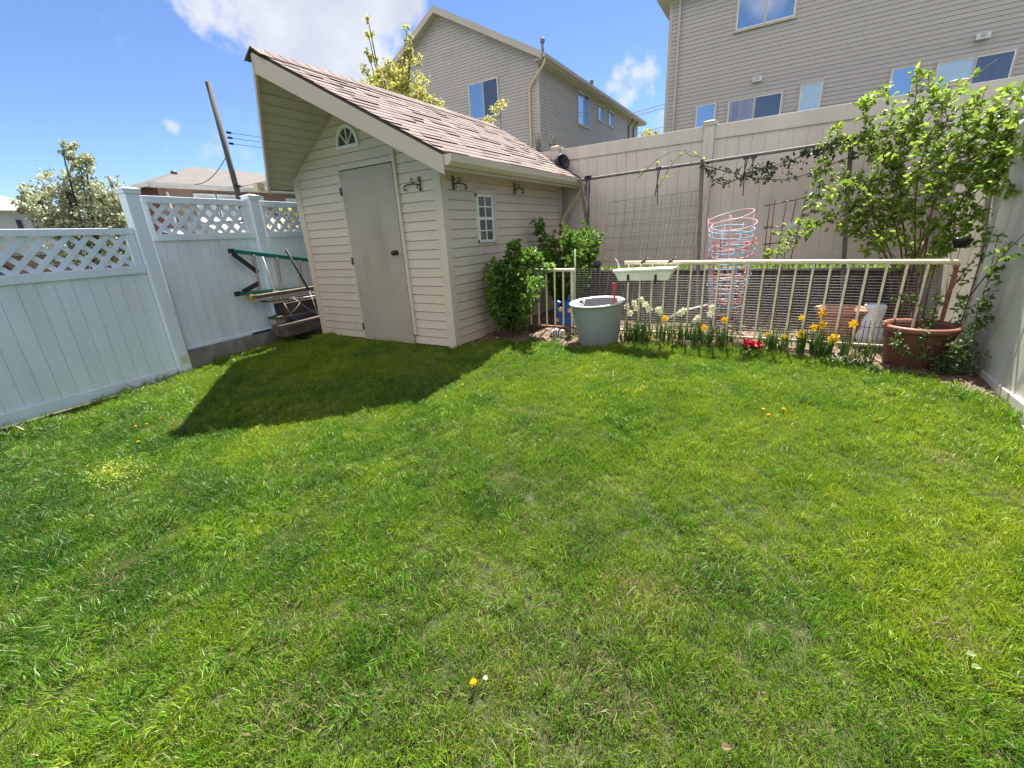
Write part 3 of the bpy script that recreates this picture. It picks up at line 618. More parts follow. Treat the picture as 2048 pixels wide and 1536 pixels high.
fpost(-1.70, -.32, 1.80, wf); fpost(-.333, .0, 1.80, wf); fpost(2.67, 0, 1.80, wf)
b = MB(); b.obox(FO, FU, -1.735, -1.665, FN, .067, .074, -.06, .03); b.build('outlet_box', mat('beige outlet', (.55, .55, .46), .5), wf, .004)
b = MB(); b.obox(FO, FU, -1.63, 2.6, FN, -.09, .045, -.45, .063); o = b.build('concrete_curb', concrete, None, .01); tag(o, 'rough grey concrete curb under the taller white fence panel', 'curb')
b = MB(); b.obox(FO, FU, -6.5, -1.77, FN, -.05, .01, -.34, -.24); o = b.build('ground_board', mat('old board', (.20, .16, .12), .9, .3, 10), None); tag(o, 'weathered board at the foot of the low white fence panel', 'board')

# ladder lying along the fence
ld = thing('step_ladder', 'green step ladder hung sideways on the white fence beside the shed', 'ladder', fpt(-.3, .1, .6))
zt = lambda a: 1.15-.17*(a+.85); zb = lambda a: .63-.065*(a+.9)
def chan(b, p, q, m_=0): b.beam(p, q, .03, .052, (0, 0, 1))
b = MB(); chan(b, fpt(-.86, .13, zt(-.86)), fpt(1.1, .13, zt(1.1))); b.build('side_rail', greenl, ld, .004)
b = MB(); chan(b, fpt(-.92, .13, zb(-.92)), fpt(1.1, .13, zb(1.1))); b.build('side_rail', greenl, ld, .004)
for (a, f) in ((-.85, zt), (-.91, zb)):
    b = MB(); b.beam(fpt(a-.035, .13, f(a)), fpt(a+.03, .13, f(a)), .034, .058); b.build('foot', blackpl, ld, .004)
for a in (-.575, -.25, .1, .45):
    b = MB(); b.beam(fpt(a, .13, zt(a)-.02), fpt(a-.025, .13, zb(a)+.02), .028, .045, (FN[0], FN[1], 0)); b.build('rung', steel, ld, .003)
for (p, q) in ((fpt(-.85, .14, zt(-.85)-.03), fpt(-.57, .14, .86)), (fpt(-.84, .14, zb(-.84)+.02), fpt(-.585, .14, .73))):
    b = MB(); b.beam(p, q, .055, .022, (FN[0], FN[1], 0)); b.build('brace', blackpl, ld, .003)
b = MB(); b.tube([fpt(-.46, .15, zt(-.46)-.03), fpt(-.40, .15, zb(-.4))], .008, 6); b.beam(fpt(-.43, .155, zb(-.43)), fpt(-.34, .155, zb(-.34)), .012, .02); b.build('spreader_bar', mat('white metal', (.7, .7, .7), .4), ld)

# lumber pile between shed and fence
def plank(a0, a1, d0, d1, z0, z1, label, tilt=0, m_=wood):
    b = MB(); P = lambda a, d, z: fpt(a, d, z)
    b.hexa([P(a0, d0, z0), P(a1, d0, z0+tilt), P(a1, d1, z0+tilt), P(a0, d1, z0), P(a0, d0, z1), P(a1, d0, z1+tilt), P(a1, d1, z1+tilt), P(a0, d1, z1)])
    return tag(b.build('wood_plank', m_, None, .004), label, 'plank', 'old boards stacked between shed and fence')
plank(-.60, 1.2, .20, .50, .015, .165, 'thick grey weathered beam lowest in the pile beside the shed', .03)
plank(-.55, 1.2, .08, .30, .235, .275, 'weathered board resting above the thick beam in the pile', .0)
plank(-.40, 1.2, .06, .30, .285, .43, 'dark brown board standing on edge in the middle of the pile', .0, mat('dark plank', (.06, .045, .035), .85, .4, 12))
plank(-.62, 1.2, .10, .26, .475, .50, 'thin brown board near the top of the pile by the shed', .0, mat('brown plank', (.11, .075, .05), .85, .4, 12))
plank(-.74, 1.2, .12, .25, .545, .59, 'top timber of the pile with a yellow end', .0, mat('pale plank', (.12, .095, .07), .8, .3, 14))
b = MB(); b.obox(FO, FU, -.785, -.741, FN, .11, .20, .535, .598); tag(b.build('strap_bundle', mat('yellow web', (.42, .26, .04), .7, .5, 60), None, .004), 'yellow strap bundle at the end of the top timber', 'strap')
b = MB(); b.obox(FO, FU, -.56, -.40, FN, .10, .24, .166, .234); tag(b.build('support_block', mat('pale block', (.30, .28, .26), .8, .25, 14), None, .004), 'pale block standing under the boards of the pile', 'block')
b = MB(); b.obox(FO, FU, -.1, .2, FN, .25, .45, -.2, .02); tag(b.build('pile_footing', stonem, None, .01), 'dark block holding up the lumber pile', 'block')
b = MB(); b.obox(FO, FU, -.78, -.5, FN, -.01, .04, .064, .09); tag(b.build('scrap_strip', mat('dark strip', (.05, .05, .05), .6), None), 'dark strip lying on the concrete curb', 'scrap')
b = MB(); b.tube([fpt(-.21, .30, 1.13), fpt(.03, .30, .55)], .016, 8); b.tube([fpt(.03, .30, .56), fpt(.12, .36, -.15)], .008, 6, mi=1); tag(b.build('garden_pole', [mat('dark pole', (.07, .06, .055), .6), mat('pole shaft', (.30, .31, .27), .6)]), 'dark topped pole leaning against the lumber pile', 'pole')
wl = ['thin bent metal stake poking left out of the pile', 'white metal rod lying across the pile end', 'thin wire stake crossing the weathered beam', 'short crossed wire stake below the ladder', 'bowed wire stake touching the shed corner']
for i, (pts, r_) in enumerate((([(-.45, .3, .52), (-.43, .4, .3), (-.3, .48, .06)], .0035), ([(-.33, .32, .49), (-.05, .32, .47), (.25, .3, .46)], .005), ([(-.3, .35, .5), (-.12, .45, .28), (.02, .5, .15)], .0035), ([(-.42, .34, .26), (-.25, .34, .36), (-.05, .3, .5)], .003), ([(.02, .36, .53), (.22, .45, .4), (.28, .47, .25), (.22, .5, .1)], .004))):
    b = MB(); b.tube([fpt(*p) for p in pts], r_, 5); tag(b.build('metal_stake', galv if i != 1 else mat('white rod', (.75, .75, .72), .4)), wl[i], 'stake', 'thin stakes stuck in the lumber pile')

# ------------------------------------------------------------------ beige vinyl fence at the back, on the terrace
YF = 3.1
bf = thing('back_fence', 'tall beige vinyl privacy fence behind the trellis and shed', 'fence', (2.1, YF, .5))
BO, BU, BN = (0, YF), (1, 0), (0, -1)
def vpanel(par, O, U, Nn, a0, a1, zt, zb_, m_, rail=.165, bw=.152, bot=.12):
    b = MB(); b.obox(O, U, a0, a1, Nn, -.035, .022, zt-rail, zt); b.build('top_rail', m_, par, .004)
    b = MB(); b.obox(O, U, a0, a1, Nn, -.035, .022, zb_, zb_+bot); b.build('bottom_rail', m_, par, .004)
    b = MB(); nb = round((a1-a0)/bw); wd = (a1-a0)/nb
    for i in range(nb): b.obox(O, U, a0+i*wd+.0016, a0+(i+1)*wd-.0016, Nn, -.02, .002+rnd.uniform(-.002, .002), zb_+bot-.01, zt-rail+.01)
    b.obox(O, U, a0, a1, Nn, -.018, -.009, zb_+bot-.01, zt-rail+.01); b.build('board_panel', m_, par)
bpx = (-2.5, -.10, 2.125, 4.50, 6.9)
for a0, a1 in zip(bpx[:-1], bpx[1:]): vpanel(bf, BO, BU, BN, a0+.064, a1-.064, 2.372, .592, beigev)
for a in bpx: fpost(a, .4, 2.40, bf, BU, BN, BO, .064, beigev, beige2)
sf = thing('side_fence', 'tan capped fence run leading away behind the shed roof', 'fence', (-.32, 3.8, .6))
for y_ in (3.75, 6.1):
    fpost(0, .4, 2.47, sf, (1, 0), (0, -1), (-.42, y_), .064, beigev, beige2)
vpanel(sf, (-.42, 3.82), (0, 1), (1, 0), 0, 2.2, 2.38, .55, beigev)
# right fence
rf = thing('right_fence', 'grey beige vinyl fence along the right edge of the lawn with a white base strip', 'fence', (4.56, 0, -.2))
RO, RU, RN = (4.555, 0), (0, 1), (-1, 0)
for a0, a1 in ((-6.2, -3.9), (-3.76, -1.47), (-1.33, .94), (1.08, 3.06)): vpanel(rf, RO, RU, RN, a0, a1, 1.74, -.10, rightv, .14, .152, .11)
for a in (-3.83, -1.40, 1.01): fpost(a, -.3, 1.80, rf, RU, RN, RO, .062, rightv, rightv)
b = MB(); b.obox(RO, RU, -6.2, 3.0, RN, -.03, .026, -.114, -.1005); b.build('base_strip', mat('white strip', (.75, .73, .68), .5, .1, 20), rf)
b = MB(); b.obox(RO, RU, -6.2, 3.0, RN, -.04, .018, -.5, -.1145); tag(b.build('kick_board', mat('grey kick board', (.34, .34, .325), .7, .3, 6, .3, 40), None), 'grey kick board under the right fence', 'board')

# retaining wall
b = MB(); z = -.19; row = 0
while z < .45:
    x = .1-(row % 2)*.2; hh = .178
    while x < 4.6:
        ww = rnd.uniform(.36, .46); y_ = 2.98+rnd.uniform(-.012, .012); b.box((x+.004, y_, z+.003), (min(x+ww, 4.6)-.004, 3.045, z+hh-.003), rnd.random()); x += ww
    z += hh; row += 1
rw = b.build('retaining_wall', stonem, None, .008); tag(rw, 'dark block retaining wall behind the iron railing', 'wall')
b = MB(); x = .1
while x < 4.6: b.box((x+.002, 2.965, z+.001), (min(x+.6, 4.6)-.002, 3.045, z+.022), rnd.random()); x += .6
b.build('capstone', capm, rw, .005)
ZTR = -.05

n = 5200; x = rng.uniform(.15, 5.4, n); y = 3.06+rng.random(n)**1.5*1.4; b = MB(); D = rng.normal(0, .35, (n, 3)); D[:, 2] = 1
b.leaves(np.stack([x, y, np.full(n, .53)], 1), D, rng.normal(0, 1, (n, 3)), rng.uniform(.03, .085, n), rng.uniform(.004, .008, n), rng.random(n)); tag(b.build('terrace_grass', mat('terrace grass', (.07, .17, .02), .5, .3, 20, trans=.35, tint='tint', col2=(.26, .36, .04))), 'sunlit grass strip glimpsed under the beige back fence', 'grass', kind='stuff')

# ------------------------------------------------------------------ trellis frame on the terrace
tr = thing('trellis_frame', 'weathered pipe trellis frame running along the beige back fence', 'trellis', (2.1, 2.68, ZTR))
b = MB(); b.tube([(.38, 2.68, 1.855), (1.3, 2.68, 1.88), (2.13, 2.68, 1.895), (2.9, 2.68, 1.915), (3.64, 2.68, 1.935), (4.48, 2.68, 1.965)], .019, 8); b.build('crossbar', wood2, tr)
for (p, q) in (((.46, 2.68, 1.88), (.80, 2.68, -.08)), ((2.125, 2.68, 1.93), (2.215, 2.68, -.08)), ((3.645, 2.68, 1.95), (3.865, 2.68, -.08))):
    b = MB(); b.beam(p, q, .042, .042, (0, 1, 0)); b.build('post', wood2, tr, .004)
for x, l_, lab in ((.56, .3, 'dark tie strap hanging at the left end of the trellis bar'), (1.58, .42, 'pair of dark straps hanging from the middle of the trellis bar'), (2.62, .40, 'dark strap hanging under the sagging vine'), (2.70, .16, 'short dark tie on the right half of the trellis bar'), (.60, .95, 'long dark strap down the left trellis post')):
    z0 = 1.86; b = MB(); b.beam((x, 2.655, z0+.03), (x+.02, 2.65, z0-l_), .012, .006, (0, 1, 0)); b.beam((x+.03, 2.65, z0+.03), (x-.02, 2.65, z0-l_*.75), .012, .006, (0, 1, 0)); b.beam((x-.02, 2.65, z0+.02), (x+.045, 2.65, z0+.03), .02, .03); tag(b.build('tie_strap', mat('dark strap', (.05, .048, .05), .7), None), lab, 'strap', 'dark ties on the trellis frame')
# wire grid panel leaning on the back fence
g_ = thing('wire_grid', 'rectangular wire grid panel leaning on the beige back fence', 'wire panel', (1.5, 2.9, ZTR))
def gp(u, v): return Vector((.80+.04*(1-v)*-1+u*(1.30+.05*(1-v)), 2.82+.2*v, .68+v*(.86+.05*u)))
b = MB(); 
for i in range(11): b.tube([gp(i/10, -.82), gp(i/10, 1)], .0035, 5)
b.build('upright_wire', galvd, g_)
b = MB()
for j in range(6): b.tube([gp(0, j/5), gp(1, j/5)], .0038, 5)
b.build('cross_wire', galvd, g_)
g2 = thing('wire_netting', 'second fine wire netting hung in front of the grid panel', 'wire panel', (1.9, 2.75, ZTR))
b = MB()
for i in range(22): x = 1.02+i*.05; b.tube([(x+.04, 2.62, .62), (x+.11+.01*math.sin(i), 2.78, 1.52)], .0024, 4)
for j in range(10): z = .66+j*.085; b.tube([(1.05, 2.63+.16*(z-.62)/.9, z), (2.1, 2.63+.16*(z-.62)/.9, z+.02)], .002, 4)
b.build('net', galvd, g2)

# ------------------------------------------------------------------ iron railing with wire mesh
rl = thing('iron_railing', 'cream painted iron railing with wire mesh around the flower bed', 'railing', (3.0, .95, -.03))
YRL = .95
b = MB(); b.tube([(1.69, YRL, .80), (3.0, YRL, .788), (4.28, YRL, .77), (4.335, YRL, .765), (4.35, YRL+.02, .745), (4.35, YRL+.05, .73)], .021, 10); b.build('top_rail', creamiron, rl)
b = MB(); b.beam((1.10, YRL, .055), (4.36, YRL, .06), .03, .02); b.build('bottom_rail', mat('flaking iron', (.45, .37, .25), .7, .5, 40), rl, .002)
x = 1.73; k = 0
while x < 4.36:
    b = MB(); b.beam((x, YRL, .065), (x+.004, YRL, .785-.012*(x-1.7)/2.6), .017, .017, (0, 1, 0)); b.build('baluster', creamiron, rl, .002); x += .1285
b = MB(); b.beam((4.34, YRL, -.15), (4.345, YRL, .74), .026, .026, (0, 1, 0)); b.build('end_post', rust, rl, .003)
b = MB()
for j in range(28): z = .075+j*.0246; b.tube([(1.12, YRL-.03, z), (1.9, YRL-.03+.006*math.sin(j), z+.002), (2.8, YRL-.03, z), (3.6, YRL-.03+.005*math.sin(j*2), z-.004), (4.30, YRL-.03, z-.012)], .0009, 4)
x = 1.12
while x < 4.31: b.tube([(x, YRL-.033, .06), (x, YRL-.033, .755)], .00035, 3); x += .05
b.build('wire_mesh', galv, rl)
gr = thing('side_railing', 'short cream iron railing section between the shed bushes and the grey pot', 'railing', (.7, 1.02, -.03))
YG = 1.02
b = MB(); b.tube([(.36, YG, .722), (1.06, YG, .722), (1.075, YG, .715)], .020, 10); b.build('top_rail', creamiron, gr)
b = MB(); b.beam((.05, YG, .035), (1.08, YG, .03), .03, .018); b.build('bottom_rail', rust, gr, .002)
for i in range(9):
    x = .12+i*.1145; b = MB(); b.beam((x-.004, YG, .04), (x, YG, .715), .017, .017, (0, 1, 0)); b.build('baluster', creamiron, gr, .002)
b = MB(); b.beam((1.035, YG, -.1), (1.035, YG, .72), .026, .026, (0, 1, 0)); b.beam((1.068, YG, -.1), (1.068, YG, .72), .02, .02, (0, 1, 0)); b.build('gate_post', creamiron, gr, .003)
b = MB(); b.tube([(1.085, YG-.03, -.1), (1.088, YG-.03, .96)], .008, 6); tag(b.build('thin_stake', mat('green stake', (.25, .32, .24), .5)), 'thin grey green stake standing at the gap in the railing', 'stake')

# window box hung on the railing
wb = thing('window_box', 'white plastic window box hooked over the railing above the grey pot', 'planter', (1.94, .82, .65))
def trough(cx, cy, z0, z1, L0, L1, w0, w1):
    b = MB(); o = lambda L, w_, z, dz: [(cx-L/2, cy-w_/2, z-dz), (cx+L/2, cy-w_/2, z+dz), (cx+L/2, cy+w_/2, z+dz), (cx-L/2, cy+w_/2, z-dz)]
    rings = [o(L0, w0, z0, .004), o(L1, w1, z1-.022, .01), o(L1+.03, w1+.03, z1-.022, .01), o(L1+.03, w1+.03, z1, .01), o(L1-.012, w1-.012, z1, .01), o(L0-.01, w0-.01, z1-.07, .008)]
    k = len(b.v)
    for r_ in rings: b.v += r_
    for i in range(len(rings)-1):
        for j in range(4): j2 = (j+1) % 4; b.face((k+i*4+j, k+i*4+j2, k+(i+1)*4+j2, k+(i+1)*4+j))
    b.face((k+3, k+2, k+1, k)); return b
trough(1.945, .79, .635, .755, .50, .585, .13, .175).build('trough', boxm, wb, .004)
b = MB(); b.box((1.70, .725, .69), (2.19, .855, .715)); o = b.build('potting_soil', soilm, wb)
for i, x in enumerate((1.80, 2.08)):
    b = MB(); b.beam((x, .712, .64), (x, .712, .70), .022, .012, (0, 1, 0)); b.beam((x, .70, .625), (x, .88, .63), .02, .01); b.tube([(x+.1, .93, .80), (x+.12, .925, .83), (x+.15, .92, .845)], .006, 5); b.tube([(x+.07, .93, .795), (x+.1, .93, .825)], .01, 5); b.build('clamp', blackpl, wb)
b = MB(); b.tube([(1.70, .74, .76), (1.675, .73, .83), (1.655, .72, .86)], [.012, .010, .004], 6); b.build('trowel_handle', mat('grey handle', (.5, .52, .55), .5), wb)
def leaf_cloud(b, centers, n, rad, L, W, tint=(.2, .9), upb=.4, droop=0):
    c = np.asarray(centers, float); idx = rng.integers(0, len(c), n); P = c[idx]+rng.normal(0, 1, (n, 3))*rad; D = rng.normal(0, 1, (n, 3)); D[:, 2] -= droop
    Nn = rng.normal(0, 1, (n, 3)); Nn[:, 2] = np.abs(Nn[:, 2])+upb
    b.leaves(P, D, Nn, rng.uniform(.7, 1.2, n)*L, rng.uniform(.8, 1.2, n)*W, rng.uniform(*tint, n))
b = MB(); leaf_cloud(b, [(1.80, .77, .73), (1.98, .78, .725), (2.1, .79, .725)], 40, (.03, .03, .012), .03, .018); tag(b.build('seedling', leafs), 'pale seedlings growing in the white window box', 'seedlings')

# pots
def pot(name, label, x, y, z, rt_, rb, h, body, rim, rimh=.05, tiltx=0, tilty=0, soil=.1):
    t = thing(name, label, 'pot', (x, y, z)); b = MB()
    b.lathe([(.001, 0), (rb, 0), (rb+.004, .01), (rt_-.012, h-rimh), (rt_-.012, h-rimh*.5), (rt_-.03, h-rimh*.5), (rb*.9+rt_*.08, soil)], 48); o = b.build('pot_body', body, t, local=True); o.rotation_euler = (tiltx, tilty, 0)
    b = MB(); b.lathe([(rt_-.011, h-rimh), (rt_+.006, h-rimh), (rt_+.014, h-rimh*.4), (rt_+.006, h), (rt_-.014, h), (rt_-.024, h-.012), (rt_-.03, h-rimh*.5-.004)], 48); o2 = b.build('rim', rim, t, local=True); o2.rotation_euler = (tiltx, tilty, 0)
    b = MB(); b.lathe([(rb*.9+(rt_-rb)*.72, h*.74), (.001, h*.76)], 24); o3 = b.build('potting_soil', soilm, t, local=True); o3.rotation_euler = (tiltx, tilty, 0)
    return t
pot('flower_pot', 'large grey plastic pot with a red stake in front of the railing', 1.475, .745, -.06, .292, .215, .475, greypot, mat('pale rim', (.52, .53, .54), .5), .018, R(3), R(-2))
pot('flower_pot', 'dark brown plastic pot overgrown with creeper beside the right fence', 4.185, .77, -.075, .235, .185, .375, brownpot, rimbrown, .045)
pot('flower_pot', 'terracotta coloured pot standing in the bed behind the railing', 3.765, 1.82, -.05, .235, .17, .29, terra, terra, .045)
t = thing('dark_bin', 'tall dark plastic bin behind the mesh at the left trellis post', 'bin', (.70, 2.5, -.05)); b = MB(); b.lathe([(.001, 0), (.11, 0), (.14, .70), (.155, .70), (.155, .735), (.13, .735), (.12, .5)], 28); b.build('bin_body', mat('grey tub', (.07, .07, .075), .5), t, local=True)
b = MB(); b.lathe([(.158, .725), (.14, .76), (.001, .77)], 28); b.build('lid', mat('grey tub', (.07, .07, .075)), t, local=True)
b = MB(); b.beam((1.64, .8, .30), (1.622, .8, .575), .02, .012, (0, 1, 0)); b.beam((1.622, .8, .545), (1.622, .8, .60), .032, .02, (0, 1, 0)); tag(b.build('red_stake', redm, None, .002), 'red plastic stake stuck in the large grey pot', 'stake')
b = MB(); b.tube([(1.30, .66, .405), (1.315, .62, .43), (1.335, .60, .425), (1.35, .60, .40)], .006, 6); b.ball((1.295, .665, .41), .015, 8, 6); tag(b.build('black_clip', blackpl), 'small black clip on the rim of the grey pot', 'clip')

# tomato cages stacked in one another
def cage_parts(kind, m_, top, mid, low, h):
    t = thing('tomato_cage', '', 'tomato cage'); 
    for (z, r_) in ((h, top), (h*.66, mid), (h*.36, low)):
        b = MB(); b.ring((0, 0, z), r_, .0042, 44, (rnd.uniform(-.012, .012), rnd.uniform(.03, .055)*r_/.2)); b.build('ring', m_, t, local=True)
    for i in range(4):
        a = i*math.pi/2+.4; c, s_ = math.cos(a), math.sin(a); b = MB(); b.tube([(top*c, top*s_, h+.01), (mid*c, mid*s_, h*.66), (low*c, low*s_, h*.36), (low*.8*c, low*.8*s_, 0)], .0042, 5); b.build('leg', m_, t, local=True)
    return t
cols = {'pink': pinkm, 'blue': bluew, 'red': redw}
src = {k: cage_parts(k, m_, .222, .205, .175, .92) for k, m_ in cols.items()}
stack = [('pink', .30, .0, (.02, 7), 'topmost pink tomato cage with a wavy ring, in the nested stack'), ('pink', .215, .5, (0, 2), 'second pink tomato cage from the top of the nested stack'), ('blue', .165, 1.1, (.02, 4), 'uppermost blue tomato cage in the nested stack'),
         ('blue', .105, .3, (-.02, 2), 'second blue tomato cage down in the nested stack'), ('red', .06, .8, (.0, 0), 'uppermost red tomato cage in the nested stack'), ('red', .01, .2, (.01, -1), 'middle red tomato cage in the nested stack'), ('blue', -.045, .9, (-.01, 1), 'lowest blue tomato cage in the nested stack'), ('red', -.10, .6, (.02, 0), 'lowest red tomato cage in the nested stack')]
usedc = set()
for (k, z, _rz, (tx, ty), lab) in stack:
    rz = rnd.uniform(-.35, .35)
    o = src[k] if k not in usedc else copy_tree(src[k]); usedc.add(k)
    o.location = (2.67+rnd.uniform(-.012, .012), 1.62+rnd.uniform(-.015, .015), z); o.rotation_euler = (tx, R(-ty)*.4, rz); o['label'] = lab; o['group'] = 'nested tomato cages behind the railing'; o['category'] = 'tomato cage'
# square dark red cage
sq = thing('plant_support', 'dark red square wire plant support behind the climber', 'plant support', (3.1, 2.4, 0))
b = MB()
for (x0, x1, xb0, xb1) in ((2.93, 3.27, 2.97, 3.13),):
    pass
for (xt, xb_, yo) in ((2.95, 2.98, 2.36), (3.12, 3.08, 2.34), (3.21, 3.13, 2.4), (3.30, 3.18, 2.36), (3.0, 3.02, 2.44)): b.tube([(xt, yo, 1.38), (xb_, yo, -.05)], .005, 5)
b.build('upright', dkred, sq)
b = MB(); b.tube([(2.90, 2.35, 1.315), (3.30, 2.35, 1.375)], .006, 5); b.tube([(2.92, 2.35, 1.08), (3.30, 2.35, 1.10)], .005, 5); b.tube([(2.92, 2.38, 1.065), (3.22, 2.40, 1.09)], .005, 5); b.tube([(2.93, 2.35, .885), (3.24, 2.35, .91)], .005, 5); b.tube([(2.96, 2.38, .88), (3.2, 2.42, .905)], .004, 5); b.build('crossbar', dkred, sq)
b = MB(); b.box((3.14, 2.32, 1.075), (3.26, 2.335, 1.115)); b.build('tag', mat('blue grey tag', (.5, .56, .62), .5), sq)
b = MB(); b.tube([(2.05, 1.5, .10), (2.22, 1.5, .20), (2.5, 1.5, .285)], .010, 6); tag(b.build('white_hose', mat('white hose', (.62, .62, .58), .5)), 'short white hose lying between railing and retaining wall', 'hose')
# small things in the bed
t = thing('toy_truck', 'blue plastic toy with tan wheels behind the side railing', 'toy', (.83, 1.3, -.03))
b = MB(); b.box((.73, 1.22, -.02), (.95, 1.42, .12)); b.box((.70, 1.24, .12), (.97, 1.40, .19)); b.tube([(.71, 1.3, .15), (.70, 1.3, .25), (.72, 1.3, .29), (.75, 1.3, .27)], .03, 8); b.tube([(.96, 1.3, .15), (.96, 1.3, .3), (.95, 1.3, .36)], .022, 8); b.box((.80, 1.28, .18), (.90, 1.38, .30)); b.tube([(.85, 1.33, .30), (.86, 1.33, .38)], .02, 8); b.build('toy_body', bluep, t, .006)
for (x, z) in ((.735, .07), (.79, .215), (.92, .205)):
    b = MB(); b.tube([(x, 1.20, z), (x, 1.235, z)], .028, 14); b.build('wheel', tanp, t)
t = thing('garden_turtle', 'grey and white striped stone ornament on the bare soil by the grey pot', 'garden ornament', (.93, .80, -.06))
b = MB(); k = 14
for i in range(8): b.ball((.87+i*.016, .80, -.015+.022*math.sin(i/7*math.pi)), (.012, .048, .045+.012*math.sin(i/7*math.pi)), 12, 8, tint=(i % 2)*.9+.05)
b.build('shell', stripe, t)
b = MB(); b.ball((1.005, .79, .03), (.028, .024, .024), 12, 8, .85); b.tube([(.97, .795, .0), (1.0, .79, .025)], .016, 8, tint=.7); b.build('head', stripe, t)
t = thing('plastic_sack', 'bluish white plastic sack slumped behind the dark brown pot', 'sack', (3.96, 1.35, -.05))
b = MB(); b.lathe([(.001, .0), (.11, .01), (.125, .09), (.115, .18), (.085, .26), (.075, .33), (.10, .385), (.09, .40), (.03, .39), (.001, .38)], 20, (3.97, 1.35, -.04), sx=.85, sy=.6); 
b.v = [(x+.012*math.sin(z*40+y*30), y+.012*math.sin(z*35+x*50), z) for (x, y, z) in b.v]; b.build('sack_body', sackm, t)
t = thing('wire_edging', 'black wire border edging beside the dark brown pot', 'edging', (3.95, 1.0, -.04)); b = MB()
for i in range(5): b.tube([(3.87+i*.035, 1.05, -.04), (3.87+i*.035, 1.05, .26)], .004, 5)
b.tube([(3.85, 1.05, .2), (4.05, 1.05, .2)], .004, 5); b.build('wire_frame', blackm, t)
b = MB(); b.beam((1.9, .80, -.02), (3.05, .955, -.015), .02, .05); tag(b.build('edging_board', mat('pale edging', (.40, .27, .17), .8, .3, 20), None, .003), 'thin pale wooden edging board in front of the daffodils', 'edging')
b = MB(); b.beam((3.0, .93, -.01), (3.62, .84, -.02), .02, .05); tag(b.build('edging_board', mat('pale edging', (.40, .27, .17)), None, .003), 'short pale edging board near the terracotta pot', 'edging')
n = 1500; x = rng.uniform(.1, 4.4, n); y = rng.uniform(.1, 1.9, n); k_ = y > edge_y(x)+.03; x, y = x[k_], y[k_]
b = MB(); D = rng.normal(0, 1, (len(x), 3)); D[:, 2] *= .2; Nn = rng.normal(0, .3, (len(x), 3)); Nn[:, 2] = 1
b.leaves(np.stack([x, y, ground_z(x, y)+.045], 1), D, Nn, rng.uniform(.02, .06, len(x)), rng.uniform(.008, .02, len(x)), rng.random(len(x))); o = b.build('mulch', chipm); tag(o, 'pale brown mulch chips scattered over the flower bed', 'mulch', kind='stuff')

# ------------------------------------------------------------------ plants
def poly_sample(pts, n):
    P = np.array(pts, float); seg = np.linalg.norm(np.diff(P, axis=0), axis=1); cum = np.concatenate([[0], np.cumsum(seg)]); t = np.sort(rng.random(n))*cum[-1]
    Q = np.stack([np.interp(t, cum, P[:, k]) for k in range(3)], 1); i = np.clip(np.searchsorted(cum, t)-1, 0, len(seg)-1); T = (P[1:]-P[:-1])[i]/seg[i][:, None]
    return Q, T, t/cum[-1], cum[-1]
def smooth(pts, k=3):
    P = [Vector(p) for p in pts]
    for _ in range(k):
        Q = [P[0]]
        for a, c in zip(P[:-1], P[1:]): Q += [a*.75+c*.25, a*.25+c*.75]
        P = Q+[P[-1]]
    return P
def shoot(bl, bs, pts, dens, L, W, r0=.007, r1=.002, leaflets=3, spread=.05, tint=(.15, .95), start=.12, lit=0):
    P = smooth(pts, 2); m_ = len(P); bs.tube(P, [r0+(r1-r0)*i/(m_-1) for i in range(m_)], 5)
    ln = sum((P[i+1]-P[i]).length for i in range(m_-1)); n = max(3, int(ln*dens)); Q, T, u_, _ = poly_sample([tuple(p) for p in P], n)
    k = u_ > start; Q, T, u_ = Q[k], T[k], u_[k]; n = len(Q)
    if n == 0: return
    out = rng.normal(0, 1, (n, 3)); out -= T*np.sum(out*T, 1, keepdims=True); out[:, 2] += .25; out /= np.linalg.norm(out, axis=1, keepdims=True)
    stalk = out*rng.uniform(.3, 1.3, (n, 1))*spread; base = Q+stalk
    for j in range(leaflets):
        D = out+T*.5+rng.normal(0, .75, (n, 3)); D[:, 2] -= .15; Nn = rng.normal(0, .55, (n, 3)); Nn[:, 2] += 1
        tt = np.clip(rng.uniform(*tint, n)*(.7+.3*u_)+lit, 0, 1)
        sz = rng.uniform(.5, 1.3, n); bl.leaves(base-out*rng.uniform(0, .6, (n, 1))*spread*(j > 0), D, Nn, sz*L, sz*rng.uniform(.8, 1.15, n)*W, tt)
def shrub(name, label, base, tops, dens, L, W, leafm, r=.007, leaflets=3, spread=.06, tint=(.1, .8)):
    t = thing(name, label, 'shrub', base); bl, bs = MB(), MB()
    for i, tp in enumerate(tops):
        b0 = (base[0]+rnd.uniform(-.10, .10), base[1]+rnd.uniform(-.12, .12), base[2]-.03); mid = (b0[0]*.55+tp[0]*.45+rnd.uniform(-.05, .05), b0[1]*.55+tp[1]*.45+rnd.uniform(-.05, .05), b0[2]*.5+tp[2]*.5)
        shoot(bl, bs, [b0, mid, tp], dens, L, W, r, .002, leaflets, spread, tint, .22)
    bl.build('foliage', leafm, t); bs.build('stem', canem, t)
tops = [(rnd.gauss(.40, .14), rnd.gauss(.72, .13), rnd.uniform(.55, .95)) for _ in range(34)]+[(.36, .82, 1.06), (.42, .8, 1.02), (.60, 1.0, .98), (.62, .95, .92), (.55, .9, .95), (.24, .62, .86), (.3, .7, .9), (.2, .5, .7), (.75, .95, .80), (.18, .45, .5), (.5, .6, .55), (.62, .7, .6)]
shrub('leafy_shrub', 'dense green shrub at the near corner of the shed wall, left of the side railing', (.36, .62, -.05), tops, 88, .062, .037, leafd, tint=(.15, 1))
